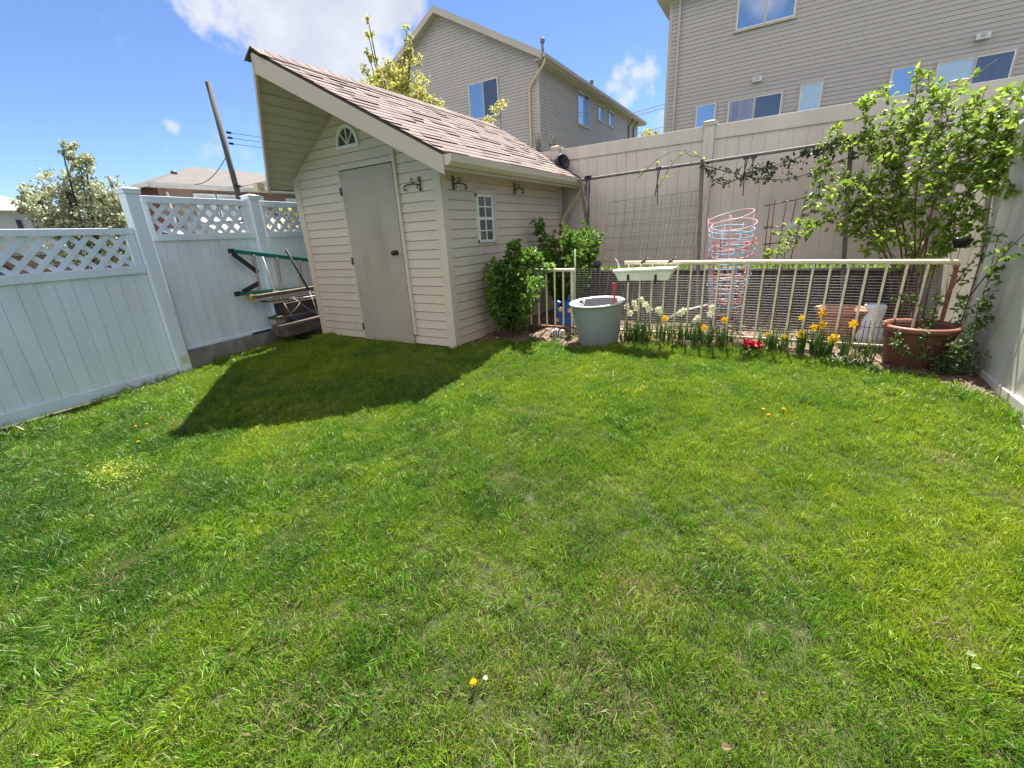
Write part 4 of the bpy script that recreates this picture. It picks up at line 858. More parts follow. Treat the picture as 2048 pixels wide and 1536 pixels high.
tops = [(rnd.uniform(.25, 1.0), rnd.gauss(2.0, .18), rnd.uniform(.7, 1.15)) for _ in range(30)]+[(.18, 1.75, 1.36), (.22, 1.8, 1.3), (.5, 2.0, 1.22), (.8, 2.1, 1.24), (.9, 2.1, 1.12), (.98, 2.0, 1.0), (.62, 1.8, 1.15), (.95, 1.6, .85), (.9, 1.5, .7), (.8, 1.5, .8)]
shrub('leafy_shrub', 'taller green shrub behind the side railing under the downspout', (.55, 1.95, -.05), tops, 82, .064, .038, leafd, tint=(.15, 1))
# the big climber at the right
CANES = [
[(4.342, 1.7, -.05), (4.195, 1.8, 0.722), (4.055, 1.9, 1.272), (3.97, 2.0, 1.722), (4.05, 2.1, 2.058), (4.019, 2.2, 2.405)],
[(4.36, 1.7, -.05), (4.21, 1.68, 0.821), (4.107, 1.66, 1.343), (4.101, 1.64, 1.703), (4.184, 1.62, 2.06), (4.413, 1.6, 2.258)],
[(4.378, 1.7, -.05), (4.268, 1.62, 0.822), (4.22, 1.54, 1.327), (4.322, 1.46, 1.651), (4.437, 1.38, 1.816), (4.52, 1.3, 1.95)],
[(4.379, 1.6, -.05), (4.322, 1.475, 0.744), (4.354, 1.35, 1.23), (4.45, 1.225, 1.503), (4.50, 1.1, 1.80)],
[(4.3, 1.8, -.05), (4.193, 1.9, 0.522), (4.022, 2.0, 0.905), (3.848, 2.1, 1.295), (3.653, 2.2, 1.554), (3.437, 2.3, 1.609)],
[(4.3, 1.85, -.05), (4.193, 1.9, 0.522), (3.98, 1.92, 0.862), (3.708, 1.94, 1.065), (3.446, 1.96, 1.129), (3.187, 1.98, 1.068), (3.031, 2.0, 0.997)],
[(3.448, 2.0, 1.129), (3.287, 1.867, 0.989), (3.17, 1.733, 0.848), (3.001, 1.6, 0.758)],
[(4.25, 1.8, -.05), (4.081, 1.8, 0.629), (3.898, 1.85, 1.056), (3.77, 1.9, 1.386), (3.854, 1.95, 1.602), (4.099, 2.0, 1.705)],
[(4.3, 1.9, -.05), (4.213, 1.9, 0.619), (4.062, 1.975, 1.091), (3.898, 2.05, 1.427), (3.666, 2.125, 1.43), (3.514, 2.2, 1.35)],
[(4.07, 2.0, 1.274), (3.91, 2.15, 1.658), (3.717, 2.3, 1.971), (3.659, 2.45, 2.296), (3.933, 2.6, 2.329)],
[(4.166, 2.0, 1.355), (4.035, 2.15, 1.599), (3.79, 2.3, 1.78), (3.578, 2.45, 1.896), (3.433, 2.6, 2.105)],
[(3.445, 2.6, 2.031), (3.412, 2.5, 1.852), (3.383, 2.4, 1.647), (3.433, 2.3, 1.335), (3.326, 2.2, 1.162)],
[(4.178, 1.9, 1.56), (4.248, 1.975, 1.805), (4.298, 2.05, 1.968), (4.13, 2.125, 2.209), (4.092, 2.2, 2.39)],
[(4.219, 1.7, 1.497), (4.34, 1.767, 1.763), (4.437, 1.833, 1.965), (4.455, 1.9, 2.103)],
[(4.214, 1.6, 1.249), (4.29, 1.525, 1.437), (4.412, 1.45, 1.493), (4.49, 1.375, 1.612), (4.52, 1.3, 1.78)],
[(4.227, 1.5, 0.915), (4.264, 1.4, 1.12), (4.372, 1.3, 1.227), (4.44, 1.2, 1.321), (4.50, 1.1, 1.472)],
[(4.144, 1.7, 1.0), (4.189, 1.6, 1.21), (4.228, 1.5, 1.403), (4.39, 1.4, 1.67), (4.52, 1.3, 1.82)],
[(4.068, 1.8, 0.911), (4.05, 1.767, 1.181), (4.189, 1.733, 1.339), (4.31, 1.7, 1.527)],
[(3.999, 1.9, 0.956), (4.017, 1.9, 1.275), (4.123, 1.9, 1.482), (4.258, 1.9, 1.673)],
[(3.985, 1.9, 0.815), (3.784, 1.967, 1.108), (3.635, 2.033, 1.31), (3.511, 2.1, 1.467)],
[(4.003, 2.1, 1.729), (4.108, 2.033, 1.874), (4.223, 1.967, 2.083), (4.241, 1.9, 2.161)],
[(4.24, 1.4, 0.578), (4.299, 1.3, 0.839), (4.38, 1.2, 1.072), (4.44, 1.1, 1.282), (4.48, 1.0, 1.371)],
[(4.099, 2.0, 1.705), (4.177, 1.867, 1.879), (4.333, 1.733, 1.909), (4.50, 1.6, 1.95)],
[(4.05, 1.95, 1.5), (3.95, 2.2, 1.75), (3.98, 2.4, 2.0), (4.15, 2.5, 2.15)],
[(4.1, 1.9, 1.3), (4.0, 2.1, 1.55), (3.85, 2.3, 1.70), (3.75, 2.45, 1.85)],
[(4.2, 1.7, 1.6), (4.3, 1.5, 1.75), (4.42, 1.3, 1.85), (4.5, 1.0, 1.9)],
[(3.9, 2.0, 1.2), (3.75, 2.05, 1.25), (3.6, 2.1, 1.2), (3.5, 2.1, 1.1)],
[(4.0, 1.9, 1.4), (3.85, 1.95, 1.5), (3.75, 2.0, 1.5), (3.62, 2.05, 1.42)],
[(4.05, 1.9, 1.15), (3.9, 1.95, 1.22), (3.78, 2.0, 1.18), (3.66, 2.05, 1.05)], [(4.1, 1.8, 1.0), (3.95, 1.85, 1.1), (3.82, 1.9, 1.08), (3.74, 1.95, .98)], [(4.1, 1.85, 1.1), (4.0, 1.8, 1.25), (3.9, 1.75, 1.3), (3.78, 1.75, 1.22)],
[(3.75, 2.0, 1.4), (3.62, 2.0, 1.42), (3.5, 2.0, 1.34), (3.42, 2.0, 1.22)], [(3.9, 2.2, 1.7), (3.8, 2.3, 1.85), (3.7, 2.35, 1.9), (3.55, 2.4, 1.86)],
[(4.35, 1.5, 1.5), (4.46, 1.3, 1.66), (4.50, 1.1, 1.6), (4.50, .98, 1.42)], [(4.35, 1.45, 1.4), (4.44, 1.25, 1.5), (4.49, 1.1, 1.45), (4.50, 1.0, 1.28)], [(4.4, 1.4, 1.7), (4.47, 1.2, 1.8), (4.50, 1.0, 1.74), (4.5, .9, 1.6)], [(4.3, 1.6, 1.6), (4.38, 1.45, 1.72), (4.45, 1.3, 1.68), (4.47, 1.2, 1.5)],
[(4.1, 2.0, 1.75), (4.05, 2.1, 1.95), (4.1, 2.2, 2.12), (4.22, 2.25, 2.2)],
[(4.35, 1.55, .85), (4.42, 1.4, 1.05), (4.48, 1.2, 1.15), (4.50, 1.05, 1.1)], [(4.3, 1.6, .7), (4.38, 1.4, .9), (4.46, 1.25, .95)], [(4.2, 1.8, .6), (4.08, 1.8, .78), (3.95, 1.82, .86), (3.84, 1.85, .82)], [(4.25, 1.75, .7), (4.15, 1.65, .9), (4.0, 1.6, 1.0), (3.88, 1.58, .96)], [(4.38, 1.45, 1.2), (4.46, 1.25, 1.35), (4.5, 1.0, 1.38), (4.5, .85, 1.25)], [(4.4, 1.3, 1.55), (4.48, 1.1, 1.5), (4.51, .9, 1.55), (4.51, .75, 1.45)], [(4.05, 2.0, 1.7), (3.95, 2.1, 1.82), (3.88, 2.2, 2.0), (3.9, 2.3, 2.14)],
]
cl_t = thing('climbing_rose', 'big bright green climber on tangled canes in the corner of the two fences', 'climber', (4.3, 1.7, -.05))
bl, bs = MB(), MB()
for i, c in enumerate(CANES):
    grow = c[0][2] < 0
    shoot(bl, bs, c, 58 if not grow else 44, .050, .034, .010 if grow else .005, .002, 4, .075, (.15, 1.0), .44 if grow else .05)
for _ in range(7):                               # bare canes near the ground
    x0, y0 = rnd.uniform(4.2, 4.4), rnd.uniform(1.5, 1.9); bs.tube(smooth([(x0, y0, -.05), (x0-.05, y0, .4), (x0+rnd.uniform(-.15, .1), y0+rnd.uniform(-.1, .1), 1.0)], 2), .007, 5)
bl.build('foliage', leafr, cl_t); bs.build('cane', canem, cl_t)
b2, b3 = MB(), MB(); v2 = thing('fence_vine', 'thin leafy canes arching out along the right fence', 'vine', (4.45, 1.1, -.05))
for c in ([(4.42, 1.25, -.05), (4.405, 1.2, 0.518), (4.44, 1.1, 0.691), (4.47, 1.0, 0.847), (4.50, .9, 1.0)], [(4.46, 1.0, -.05), (4.49, 1.0, 0.773), (4.46, 1.0, 1.062), (4.44, 1.0, 1.27)], [(4.48, 0.8, -.05), (4.50, 0.8, 0.5), (4.50, 0.8, 0.718), (4.48, 0.8, 0.961)], [(4.45, .9, .5), (4.46, .6, .8), (4.48, .35, 1.0)]):
    shoot(b2, b3, c, 26, .05, .03, .005, .002, 3, .06, (.05, .5), .3)
b2.build('foliage', leafr, v2); b3.build('cane', canem, v2)
GARL = [[(2.123, 2.66, 1.914), (2.2, 2.64, 1.772), (2.362, 2.64, 1.599), (2.53, 2.64, 1.64), (2.686, 2.64, 1.72), (2.895, 2.64, 1.752), (3.093, 2.64, 1.798), (3.372, 2.64, 1.877), (3.639, 2.64, 1.916), (3.935, 2.64, 1.937)],
[(2.127, 2.66, 1.867), (2.464, 2.64, 1.743), (2.862, 2.63, 1.605), (3.217, 2.61, 1.606), (3.487, 2.6, 1.704), (3.698, 2.58, 1.777)],
[(3.14, 2.64, 1.811), (3.455, 2.6, 1.908), (3.707, 2.55, 1.953), (4.027, 2.5, 1.945)]]
t = thing('grape_vine', 'dark leaved vine drooping along the right half of the trellis bar', 'vine', (3.0, 2.66, 1.8)); bl, bs = MB(), MB()
for c, d_ in zip(GARL, (55, 26, 60)): shoot(bl, bs, c, d_, .045, .032, .007, .004, 3, .035, (.0, .6), .02)
for _ in range(3):
    leaf_cloud(bl, [(2.86, 2.62, 1.66), (2.75, 2.62, 1.72), (3.1, 2.6, 1.75), (3.4, 2.6, 1.82)], 60, (.07, .03, .045), .045, .03, (0, .6))
bl.build('foliage', leafdk, t); bs.build('cane', bark, t)
t = thing('grape_vine', 'almost bare vine cane arching up left of the middle trellis post', 'vine', (1.9, 2.68, 1.9)); bl, bs = MB(), MB()
for c in ([(1.306, 2.68, 1.788), (1.468, 2.68, 1.944), (1.719, 2.68, 2.08), (1.936, 2.68, 2.075), (2.159, 2.68, 1.91)], [(1.559, 2.66, 1.574), (1.647, 2.667, 1.74), (1.761, 2.673, 1.939), (1.908, 2.68, 2.038)], [(1.9, 2.68, 2.06), (1.98, 2.68, 1.98), (2.15, 2.68, 1.97)]): shoot(bl, bs, c, 13, .045, .03, .006, .003, 2, .03, (.3, 1), .02)
bl.build('foliage', leafr, t); bs.build('cane', wood2, t)
POTV = [[(4.278, 0.8, 0.2), (4.247, 0.85, 0.402), (4.28, 0.9, 0.515)], [(4.248, 0.8, 0.2), (4.153, 0.8, 0.447), (4.062, 0.8, 0.525), (3.96, 0.8, 0.482)], [(4.328, 0.75, 0.2), (4.40, 0.75, 0.349), (4.387, 0.75, 0.501)],
[(4.15, 0.56, 0.334), (4.17, 0.525, 0.186), (4.2, 0.5, 0.076)], [(4.019, 0.56, 0.286), (3.99, 0.527, 0.206), (4.05, 0.51, 0.138), (4.164, 0.48, 0.083)],
[(4.3, 0.55, -.02), (4.42, 0.562, 0.156), (4.45, 0.575, 0.274), (4.46, 0.588, 0.492), (4.47, 0.6, 0.633)], [(4.291, 0.5, -.02), (4.325, 0.513, 0.16), (4.42, 0.525, 0.205), (4.47, 0.537, 0.358), (4.49, 0.55, 0.43)],
[(4.322, 0.5, -.02), (4.388, 0.5, 0.111), (4.314, 0.5, 0.201)], [(4.42, 0.6, 0.1), (4.44, 0.6, 0.38), (4.44, 0.6, 0.526)], [(4.328, 0.45, -.02), (4.42, 0.475, 0.025), (4.46, 0.5, 0.121)], [(4.3, .52, .0), (4.36, .5, .1), (4.40, .5, .14)]]
t = thing('creeper', 'small leaved creeper spilling over and around the dark brown pot', 'creeper', (4.3, .6, -.05)); bl, bs = MB(), MB()
for c in POTV: shoot(bl, bs, c, 120, .026, .02, .003, .0015, 3, .03, (.1, 1), .1)
leaf_cloud(bl, [(4.36, .52, .08), (4.42, .54, .12), (4.33, .5, .05)], 380, (.06, .04, .05), .026, .02, (.0, .7)); bl.build('foliage', leafs, t); bs.build('stem', greencane, t)

# daffodils
def strap(b, x, y, z, h, lean, az, wd, tint):
    P = []; n = 6
    for i in range(n+1):
        s_ = i/n; P.append((x+math.cos(az)*lean*s_*s_, y+math.sin(az)*lean*s_*s_, z+h*(s_-.25*lean/h*s_**3)))
    pa = az+math.pi/2+rnd.uniform(-.6, .6); dx, dy = math.cos(pa), math.sin(pa)
    for i in range(n):
        w0, w1 = wd*(1-(i/n)**3)*.5, wd*(1-((i+1)/n)**3)*.5; a, c = P[i], P[i+1]
        b.poly([(a[0]-dx*w0, a[1]-dy*w0, a[2]), (a[0]+dx*w0, a[1]+dy*w0, a[2]), (c[0]+dx*w1, c[1]+dy*w1, c[2]), (c[0]-dx*w1, c[1]-dy*w1, c[2])], tint)
def daffodil(px, label, col, cup, r=.042, face=None, nl=7, group=None):
    x, y, z = px; zb_ = gz(x, y)+.02; t = thing('daffodil', label, 'flower', (x, y, zb_), group); b = MB()
    for _ in range(nl): strap(b, x+rnd.gauss(0, .012), y+rnd.gauss(0, .01), zb_-.01, rnd.uniform(.15, max(.2, min(.33, z-zb_+.08))), rnd.uniform(.02, .13), rnd.uniform(0, 6.28), .013, rnd.uniform(.1, 1))
    b.build('leaf_clump', strapg, t)
    az = face if face is not None else rnd.uniform(-2.3, -.6); el = rnd.uniform(-.1, .45); f = Vector((math.cos(az)*math.cos(el), math.sin(az)*math.cos(el), math.sin(el)))
    c = Vector((x, y, z)); b = MB(); b.tube(smooth([(x+rnd.uniform(-.02, .02), y+.03, zb_-.01), (x, y+.03, (z+zb_)/2), c-f*.02+Vector((0, 0, -.005)), c-f*.012], 1), .0035, 5, tint=.6); b.build('stem', strapg, t)
    xa = f.cross(Vector((0, 0, 1))).normalized(); ya = xa.cross(f).normalized(); b = MB(); P, D, Nn = [], [], []
    for i in range(6):
        a = i*math.pi/3+.2; d_ = xa*math.cos(a)+ya*math.sin(a); P.append(c+d_*.004); D.append(d_-f*rnd.uniform(-.1, .25)); Nn.append(f)
    b.leaves(P, D, Nn, r, r*.72, .5, .1); fl_ = b.build('petals', col, t)
    b = MB(); n = 12; prof = [(.009, 0), (.012, .012), (.018, .026)]; k = len(b.v)
    for (q, h_) in prof:
        for j in range(n):
            a = 2*math.pi*j/n; p = c+f*h_+(xa*math.cos(a)+ya*math.sin(a))*q*(r/.042)*(1.12 if (j % 2 and q > .015) else 1); b.v.append(tuple(p))
    for i in range(2):
        for j in range(n): j2 = (j+1) % n; b.face((k+i*n+j, k+i*n+j2, k+(i+1)*n+j2, k+(i+1)*n+j), True)
    b.build('trumpet', cup, fl_)
YEL = [((2.169, .85, .231), 'leftmost yellow daffodil right of the white daffodils'), ((2.735, .85, .244), 'yellow daffodil in front of the tomato cages'), ((2.558, .85, .157), 'low yellow daffodil left of the tomato cages'), ((3.389, .83, .15), 'largest group yellow daffodil nearest the bed edge on the left'),
       ((3.481, .85, .213), 'yellow daffodil in the middle of the right hand row'), ((3.541, .85, .239), 'upper yellow daffodil below the terracotta pot'), ((3.636, .78, .135), 'big wide open yellow daffodil nearest the lawn'), ((3.761, .85, .261), 'rightmost yellow daffodil before the sack'), ((3.375, .9, .29), 'tall yellow daffodil bud left of the terracotta pot'), ((3.526, .9, .335), 'tallest yellow daffodil against the terracotta pot'),
       ((2.022, .76, .042), 'small orange yellow daffodil at the lawn edge by the grey pot'), ((3.128, .85, .125), 'small yellow daffodil right of the red flowers'), ((3.266, .85, .11), 'small nodding yellow daffodil between two leaf clumps')]
for i, (p, lab) in enumerate(YEL): daffodil(p, lab, yellow, orange if i not in (8,) else yellow, .052 if i == 6 else .038 if i not in (8, 10, 11, 12) else .026, group='yellow daffodils in front of the railing', nl=8)
WHT = [(1.749, .9, .34), (1.831, .9, .382), (1.9, .9, .421), (1.951, .9, .369), (1.996, .9, .316), (2.091, .9, .32), (2.114, .9, .283), (2.344, .9, .319), (2.317, .9, .292), (2.618, .9, .36), (2.605, .9, .299), (2.491, .9, .248), (2.469, .9, .221), (1.86, .9, .328), (1.791, .9, .27)]
wlab = ['white daffodil nearest the grey pot', 'white daffodil left of the tallest white one', 'tallest white daffodil in the clump by the grey pot', 'white daffodil just right of the tallest one', 'white daffodil at the right side of the clump by the grey pot', 'upper of two white daffodils right of the clump', 'lower of two white daffodils right of the clump', 'upper white daffodil of the pair by the white hose', 'lower white daffodil of the pair by the white hose', 'upper white daffodil left of the tomato cages', 'middle white daffodil left of the tomato cages', 'drooping white daffodil below the white hose end', 'lowest white daffodil below the white hose end', 'white daffodil low in the middle of the clump by the grey pot', 'lowest white daffodil beside the grey pot rim']
for p, lab in zip(WHT, wlab): daffodil((p[0], p[1]-.03, p[2]), lab, whitep, whitep, .040, group='white daffodils by the grey pot', nl=10)
for i in range(78):
    x = rnd.uniform(1.72, 3.9); y = edge_y(x)+rnd.uniform(.03, .12); 
    if abs(x-2.95) < .1: continue
    b = MB()
    for _ in range(9): strap(b, x+rnd.uniform(-.012, .012), y+rnd.uniform(-.008, .008), gz(x, y)+.01, rnd.uniform(.13, .30), rnd.uniform(.01, .1), rnd.uniform(0, 6.28), .012, rnd.uniform(.1, 1))
    tag(b.build('leaf_clump', strapg), 'clump of flowerless green strap leaves along the front of the bed', 'leaf clump', 'flowerless strap leaf clumps')
for (x, y, z, lab) in ((3.035, .70, .06, 'bright red flower cluster at the lawn edge'), (2.975, .69, .07, 'pale pink flower beside the bright red cluster')):
    t = thing('primrose', lab, 'flower', (x, y, gz(x, y))); b = MB(); leaf_cloud(b, [(x, y, z), (x+.02, y, z-.01)], 70 if 'red' in lab else 26, (.026, .018, .014), .03, .024, (.2, .8), 1); b.build('petals', redp if 'red' in lab else mat('pink petals', (.62, .30, .30), .5, .1, 30, trans=.2), t)
    b = MB(); leaf_cloud(b, [(x, y, z-.05)], 30, (.04, .03, .01), .05, .025, (.1, .7), 1); b.build('foliage', strapg, t)
for (x, y, lab) in ((3.68, .66, 'small white flowers low at the bed edge below the big yellow daffodil'), (3.80, .62, 'small white flowers at the dark end of the bed')):
    t = thing('white_flowers', lab, 'flower', (x, y, gz(x, y))); b = MB(); leaf_cloud(b, [(x, y, -.01), (x+.05, y, .0)], 26, (.04, .02, .012), .026, .02, (.2, .8), 1); b.build('petals', whitep, t)
    b = MB(); leaf_cloud(b, [(x, y, -.03)], 60, (.06, .03, .015), .04, .02, (.1, .7), 1); b.build('foliage', leafs, t)
# low weeds along the bed edge
for i, (x, y, lab) in enumerate(((1.02, .55, 'low pale weeds by the striped ornament'), (1.12, .72, 'weeds at the left foot of the grey pot'), (.75, .5, 'short weeds on the bare soil below the side railing'), (3.9, .5, 'weeds at the left foot of the dark brown pot'), (2.3, .8, 'creeping weeds below the white daffodils'))):
    b = MB(); leaf_cloud(b, [(x, y, gz(x, y)+.04)], 150, (.028, .024, .016), .03, .018, (.3, 1), 1); tag(b.build('weed_patch', leafs), lab, 'weeds', 'weed patches along the bed')

# dandelions
for (x, y, lab) in ((.788, -.927, 'dandelion flower alone in the middle of the lawn near the shade edge'), (3.172, -.595, 'left dandelion of the cluster on the right of the lawn'), (3.291, -.549, 'right dandelion of the cluster on the right of the lawn'), (3.206, -.677, 'nearest dandelion of the cluster on the right of the lawn'), (-1.417, -2.581, 'right dandelion of the pair near the shadow tip'), (-1.47, -2.64, 'left dandelion of the pair near the shadow tip'), (-1.443, -2.463, 'dandelion farthest back near the white fence'), (-1.033, -2.777, 'dandelion nearest the yellow clover patch'), (2.434, -3.075, 'dandelion in the foreground grass')):
    z = gz(x, y)+.045; t = thing('dandelion', lab, 'dandelion', (x, y, z-.045), 'dandelions in the lawn'); b = MB(); n = 26; a = rng.random(n)*6.28; D = np.stack([np.cos(a), np.sin(a), rng.uniform(.1, 1.2, n)], 1)
    b.leaves(np.tile([x, y, z], (n, 1)), D, np.tile([0, 0, 1.], (n, 1))+rng.normal(0, .2, (n, 3)), .015, .006, .5); b.build('flower_head', yellow, t)
    b = MB(); b.tube([(x, y, z-.05), (x, y, z)], .002, 5, tint=.5); b.build('stem', strapg, t)
x, y = 2.463, -3.045; t = thing('dandelion_clock', 'white dandelion seed head in the foreground grass', 'dandelion', (x, y, gz(x, y))); b = MB(); n = 70; D = rng.normal(0, 1, (n, 3)); b.leaves(np.tile([x, y, gz(x, y)+.05], (n, 1)), D, rng.normal(0, 1, (n, 3)), .009, .0018, .5); b.build('seed_head', mat('white fluff', (.7, .7, .68), .8), t)
# yellow clover patch and a few fallen leaves
b = MB(); n = 900; x = rng.normal(-.75, .13, n); y = rng.normal(-3.03, .08, n); D = rng.normal(0, 1, (n, 3)); D[:, 2] *= .2; Nn = rng.normal(0, .3, (n, 3)); Nn[:, 2] = 1
b.leaves(np.stack([x, y, ground_z(x, y)+rng.uniform(.02, .045, n)], 1), D, Nn, .014, .012, rng.uniform(.3, 1, n)); tag(b.build('clover_patch', mat('clover', (.13, .19, .03), .5, .3, 40, trans=.3, tint='tint', col2=(.36, .40, .07))), 'yellow green clover patch at the left of the lawn', 'clover', kind='stuff')
for i, (x, y, lab) in enumerate(((4.293, -.732, 'brown fallen leaf near the right edge of the lawn'), (3.822, -2.263, 'pale broad leaf lying in the grass at the lower right'), (3.823, -2.31, 'second pale broad leaf just below the first at the lower right'), (3.174, -2.9, 'dry brown leaf in the grass at the bottom edge'))):
    b = MB(); b.leaves([(x, y, gz(x, y)+.05)], [(1, .4, .1)], [(-.1, -.1, 1)], .03, .02, .6); tag(b.build('fallen_leaf', mat('dead leaf', (.13, .08, .045), .8) if i in (0, 3) else mat('pale leaf', (.15, .21, .08), .6)), lab, 'leaf', 'loose leaves on the lawn')

# ------------------------------------------------------------------ the two sided houses behind
HY = 16.0; LAP = .127
def wbox(name, par, x0, x1, z0, z1, panes, y=HY, axis='x', fx=0, extra=None):
    """window on a wall facing -y (axis x) or +x (axis y): frame with panes between the given fractions"""
    P = (lambda a, d, z: (a, y-d, z)) if axis == 'x' else (lambda a, d, z: (fx+d, a, z)); b = MB(); fwd = .05
    def bx(a0, a1, d0, d1, z0_, z1_, bb): p, q = P(a0, d0, z0_), P(a1, d1, z1_); bb.box(tuple(min(i, j) for i, j in zip(p, q)), tuple(max(i, j) for i, j in zip(p, q)))
    bx(x0-fwd, x1+fwd, 0, .05, z1, z1+fwd, b); bx(x0-fwd, x1+fwd, 0, .055, z0-fwd, z0, b); bx(x0-fwd, x0, 0, .05, z0, z1, b); bx(x1, x1+fwd, 0, .05, z0, z1, b)
    n = len(panes); w_ = (x1-x0)/n
    for i in range(1, n): bx(x0+i*w_-.022, x0+i*w_+.022, 0, .05, z0, z1, b)
    bx(x0-fwd-.03, x1+fwd+.03, 0, .085, z0-fwd-.03, z0-fwd+.003, b)
    f = b.build(name, htrim, par)
    for i, pm in enumerate(panes):
        b = MB(); bx(x0+i*w_+.03, x0+(i+1)*w_-.03, .0, .022+.008*i, z0+.03, z1-.03, b); b.build('pane', pm, f)
        b = MB(); q0, q1 = x0+i*w_, x0+(i+1)*w_
        for (a0, a1, c0, c1) in ((q0, q0+.03, z0, z1), (q1-.03, q1, z0, z1), (q0+.03, q1-.03, z0, z0+.03), (q0+.03, q1-.03, z1-.03, z1)): bx(a0, a1, 0, .036+.008*i, c0, c1, b)
        b.build('sash', whitet, f)
lh = thing('sided_house', 'grey beige sided gable house behind the shed roof', 'house', (-12, HY, 0))
LX, LXL = -6.95, -17.2; LZE = 8.45; LS = .535; LM = (LX+LXL)/2; LZR = LZE+LS*(LX-LM)
b = MB(); laps(b, (0, HY), (1, 0), (0, -1), 1.0, LZR, LAP, lambda z: max(LXL, LXL+(z-LZE)/LS), lambda z: min(LX, LX-(z-LZE)/LS), .016, .02)
laps(b, (LX, HY), (0, 1), (1, 0), 1.0, LZE, LAP, lambda z: 0, lambda z: 15.6, .016, .02)
b.box((LXL, HY+.01, .5), (LX-.01, HY+15.6, LZE-.02)); b.build('wall', hsid, lh)
b = MB(); b.box((LX-.09, HY-.025, 1), (LX+.025, HY, LZE)); b.box((LX, HY, 1), (LX+.025, HY+.09, LZE)); b.build('corner_trim', htrim, lh)
b = MB(); OV = .42
for sg in (1, -1):
    ex_ = (LX-LM)+OV; A = [(LM, HY-.4, LZR+.02), (LM+sg*ex_, HY-.4, LZR+.02-LS*ex_), (LM+sg*ex_, HY+16, LZR+.02-LS*ex_), (LM, HY+16, LZR+.02)]
    if sg < 0: A = A[::-1]
    b.hexa(A+[(p[0], p[1], p[2]+.09) for p in A])
b.build('roof', hroof, lh)
for sg in (1, -1):
    ex_ = (LX-LM)+OV; b = MB(); A = [(LM, HY-.44, LZR-.17), (LM+sg*ex_, HY-.44, LZR-.17-LS*ex_), (LM+sg*ex_, HY-.4, LZR-.17-LS*ex_), (LM, HY-.4, LZR-.17)]; b.hexa(A+[(p[0], p[1], p[2]+.27) for p in A]); b.build('rake_board', htrim, lh)
    b = MB(); a = 0
    while a < ex_: 
        a2 = a+.14; q = [(LM+sg*a, HY-.4, LZR-.06-LS*a), (LM+sg*a, HY, LZR-.06-LS*a), (LM+sg*a2, HY, LZR-.085-LS*a2), (LM+sg*a2, HY-.4, LZR-.085-LS*a2)]; b.poly(q); b.poly([q[3], q[2], (q[2][0], q[2][1], q[2][2]+.03), (q[3][0], q[3][1], q[3][2]+.03)]); a += .14
    b.build('soffit', htrim, lh)
ze = LZR-LS*((LX-LM)+OV)
b = MB(); b.box((LX+OV-.02, HY-.44, ze-.18), (LX+OV+.0, HY+16, ze+.05)); b.box((LX, HY-.4, ze-.16), (LX+OV-.02, HY+16, ze-.12)); b.build('eave', htrim, lh)
b = MB()
for i in range(46): b.box((LX+.02, HY-.3+i*.35, ze-.172), (LX+OV-.03, HY-.3+i*.35+.02, ze-.1595))
b.build('soffit_seams', mat('seam', (.22, .20, .18), .8), lh)
b = MB(); b.box((LX+OV, HY-.42, ze-.1), (LX+OV+.13, HY+16, ze+.04)); b.build('gutter', htrim, lh)
b = MB(); b.tube(smooth([(LX+OV+.06, HY-.3, ze-.08), (LX+OV+.04, HY-.3, ze-.3), (LX-.2, HY-.12, ze-.75), (LX-.42, HY-.10, ze-1.0), (LX-.43, HY-.10, ze-1.3), (LX-.44, HY-.10, 1)], 2), .05, 8); b.build('downspout', mat('tan downspout', (.56, .46, .31)), lh)
wbox('window', lh, -10.70, -9.04, 6.50, 7.98, (skyglass, darkglass))
wbox('window', lh, 20.4, 22.0, 6.5, 8.0, (skyglass, darkglass), axis='y', fx=LX)
wbox('window', lh, 23.4, 24.35, 7.15, 7.95, (skyglass, darkglass), axis='y', fx=LX); wbox('window', lh, 25.2, 26.15, 7.13, 7.94, (skyglass, darkglass), axis='y', fx=LX)
pv = mat('vent pipe', (.16, .17, .22), .5)
for (x, y_, h_) in ((LX-.95, 18.4, .75), (LX-1, 25, .5)):
    zz = LZR-LS*(x-LM); b = MB(); b.tube([(x, y_, zz), (x, y_, zz+h_)], .07, 10); b.tube([(x, y_, zz+h_), (x, y_, zz+h_+.16)], .115, 10); b.build('vent_pipe', pv, lh)
b = MB()
for y_ in (29.2, 30.3): b.tube([(LX+.08, y_, 2), (LX+.08, y_, ze-.5), (LX+OV, y_, ze-.15)], .05, 6)
b.build('downspout', mat('dark spout', (.16, .11, .08), .6), lh)

rh = thing('sided_house', 'larger grey beige sided house filling the top right', 'house', (6, HY, 0))
HX = -1.46
b = MB(); laps(b, (0, HY), (1, 0), (0, -1), 1.0, 9.0, LAP, lambda z: HX, lambda z: 16, .016, .02); laps(b, (HX, HY), (0, 1), (-1, 0), 1.0, 9.0, LAP, lambda z: 0, lambda z: 12, .016, .02); b.box((HX+.01, HY+.01, .5), (16, HY+12, 8.98)); b.build('wall', hsid, rh)
b = MB(); b.box((HX-.025, HY-.025, 1), (HX+.09, HY, 8.98)); b.box((HX-.025, HY, 1), (HX, HY+.09, 8.98)); b.build('corner_trim', htrim, rh)
b = MB(); b.box((HX+.31, HY-.11, 1), (HX+.39, HY-.02, 9)); b.build('downspout', htrim, rh)
b = MB(); b.box((HX-.42, HY-.42, 8.85), (16.4, HY+12.4, 9.05)); b.build('eave', htrim, rh)
b = MB(); b.hexa([(HX-.45, HY-.45, 9.05), (16.5, HY-.45, 9.05), (16.5, HY+12.5, 9.05), (HX-.45, HY+12.5, 9.05), (HX-.45, HY+6, 12), (16.5, HY+6, 12), (16.5, HY+6.02, 12), (HX-.45, HY+6.02, 12)]); b.build('roof', hroof, rh)
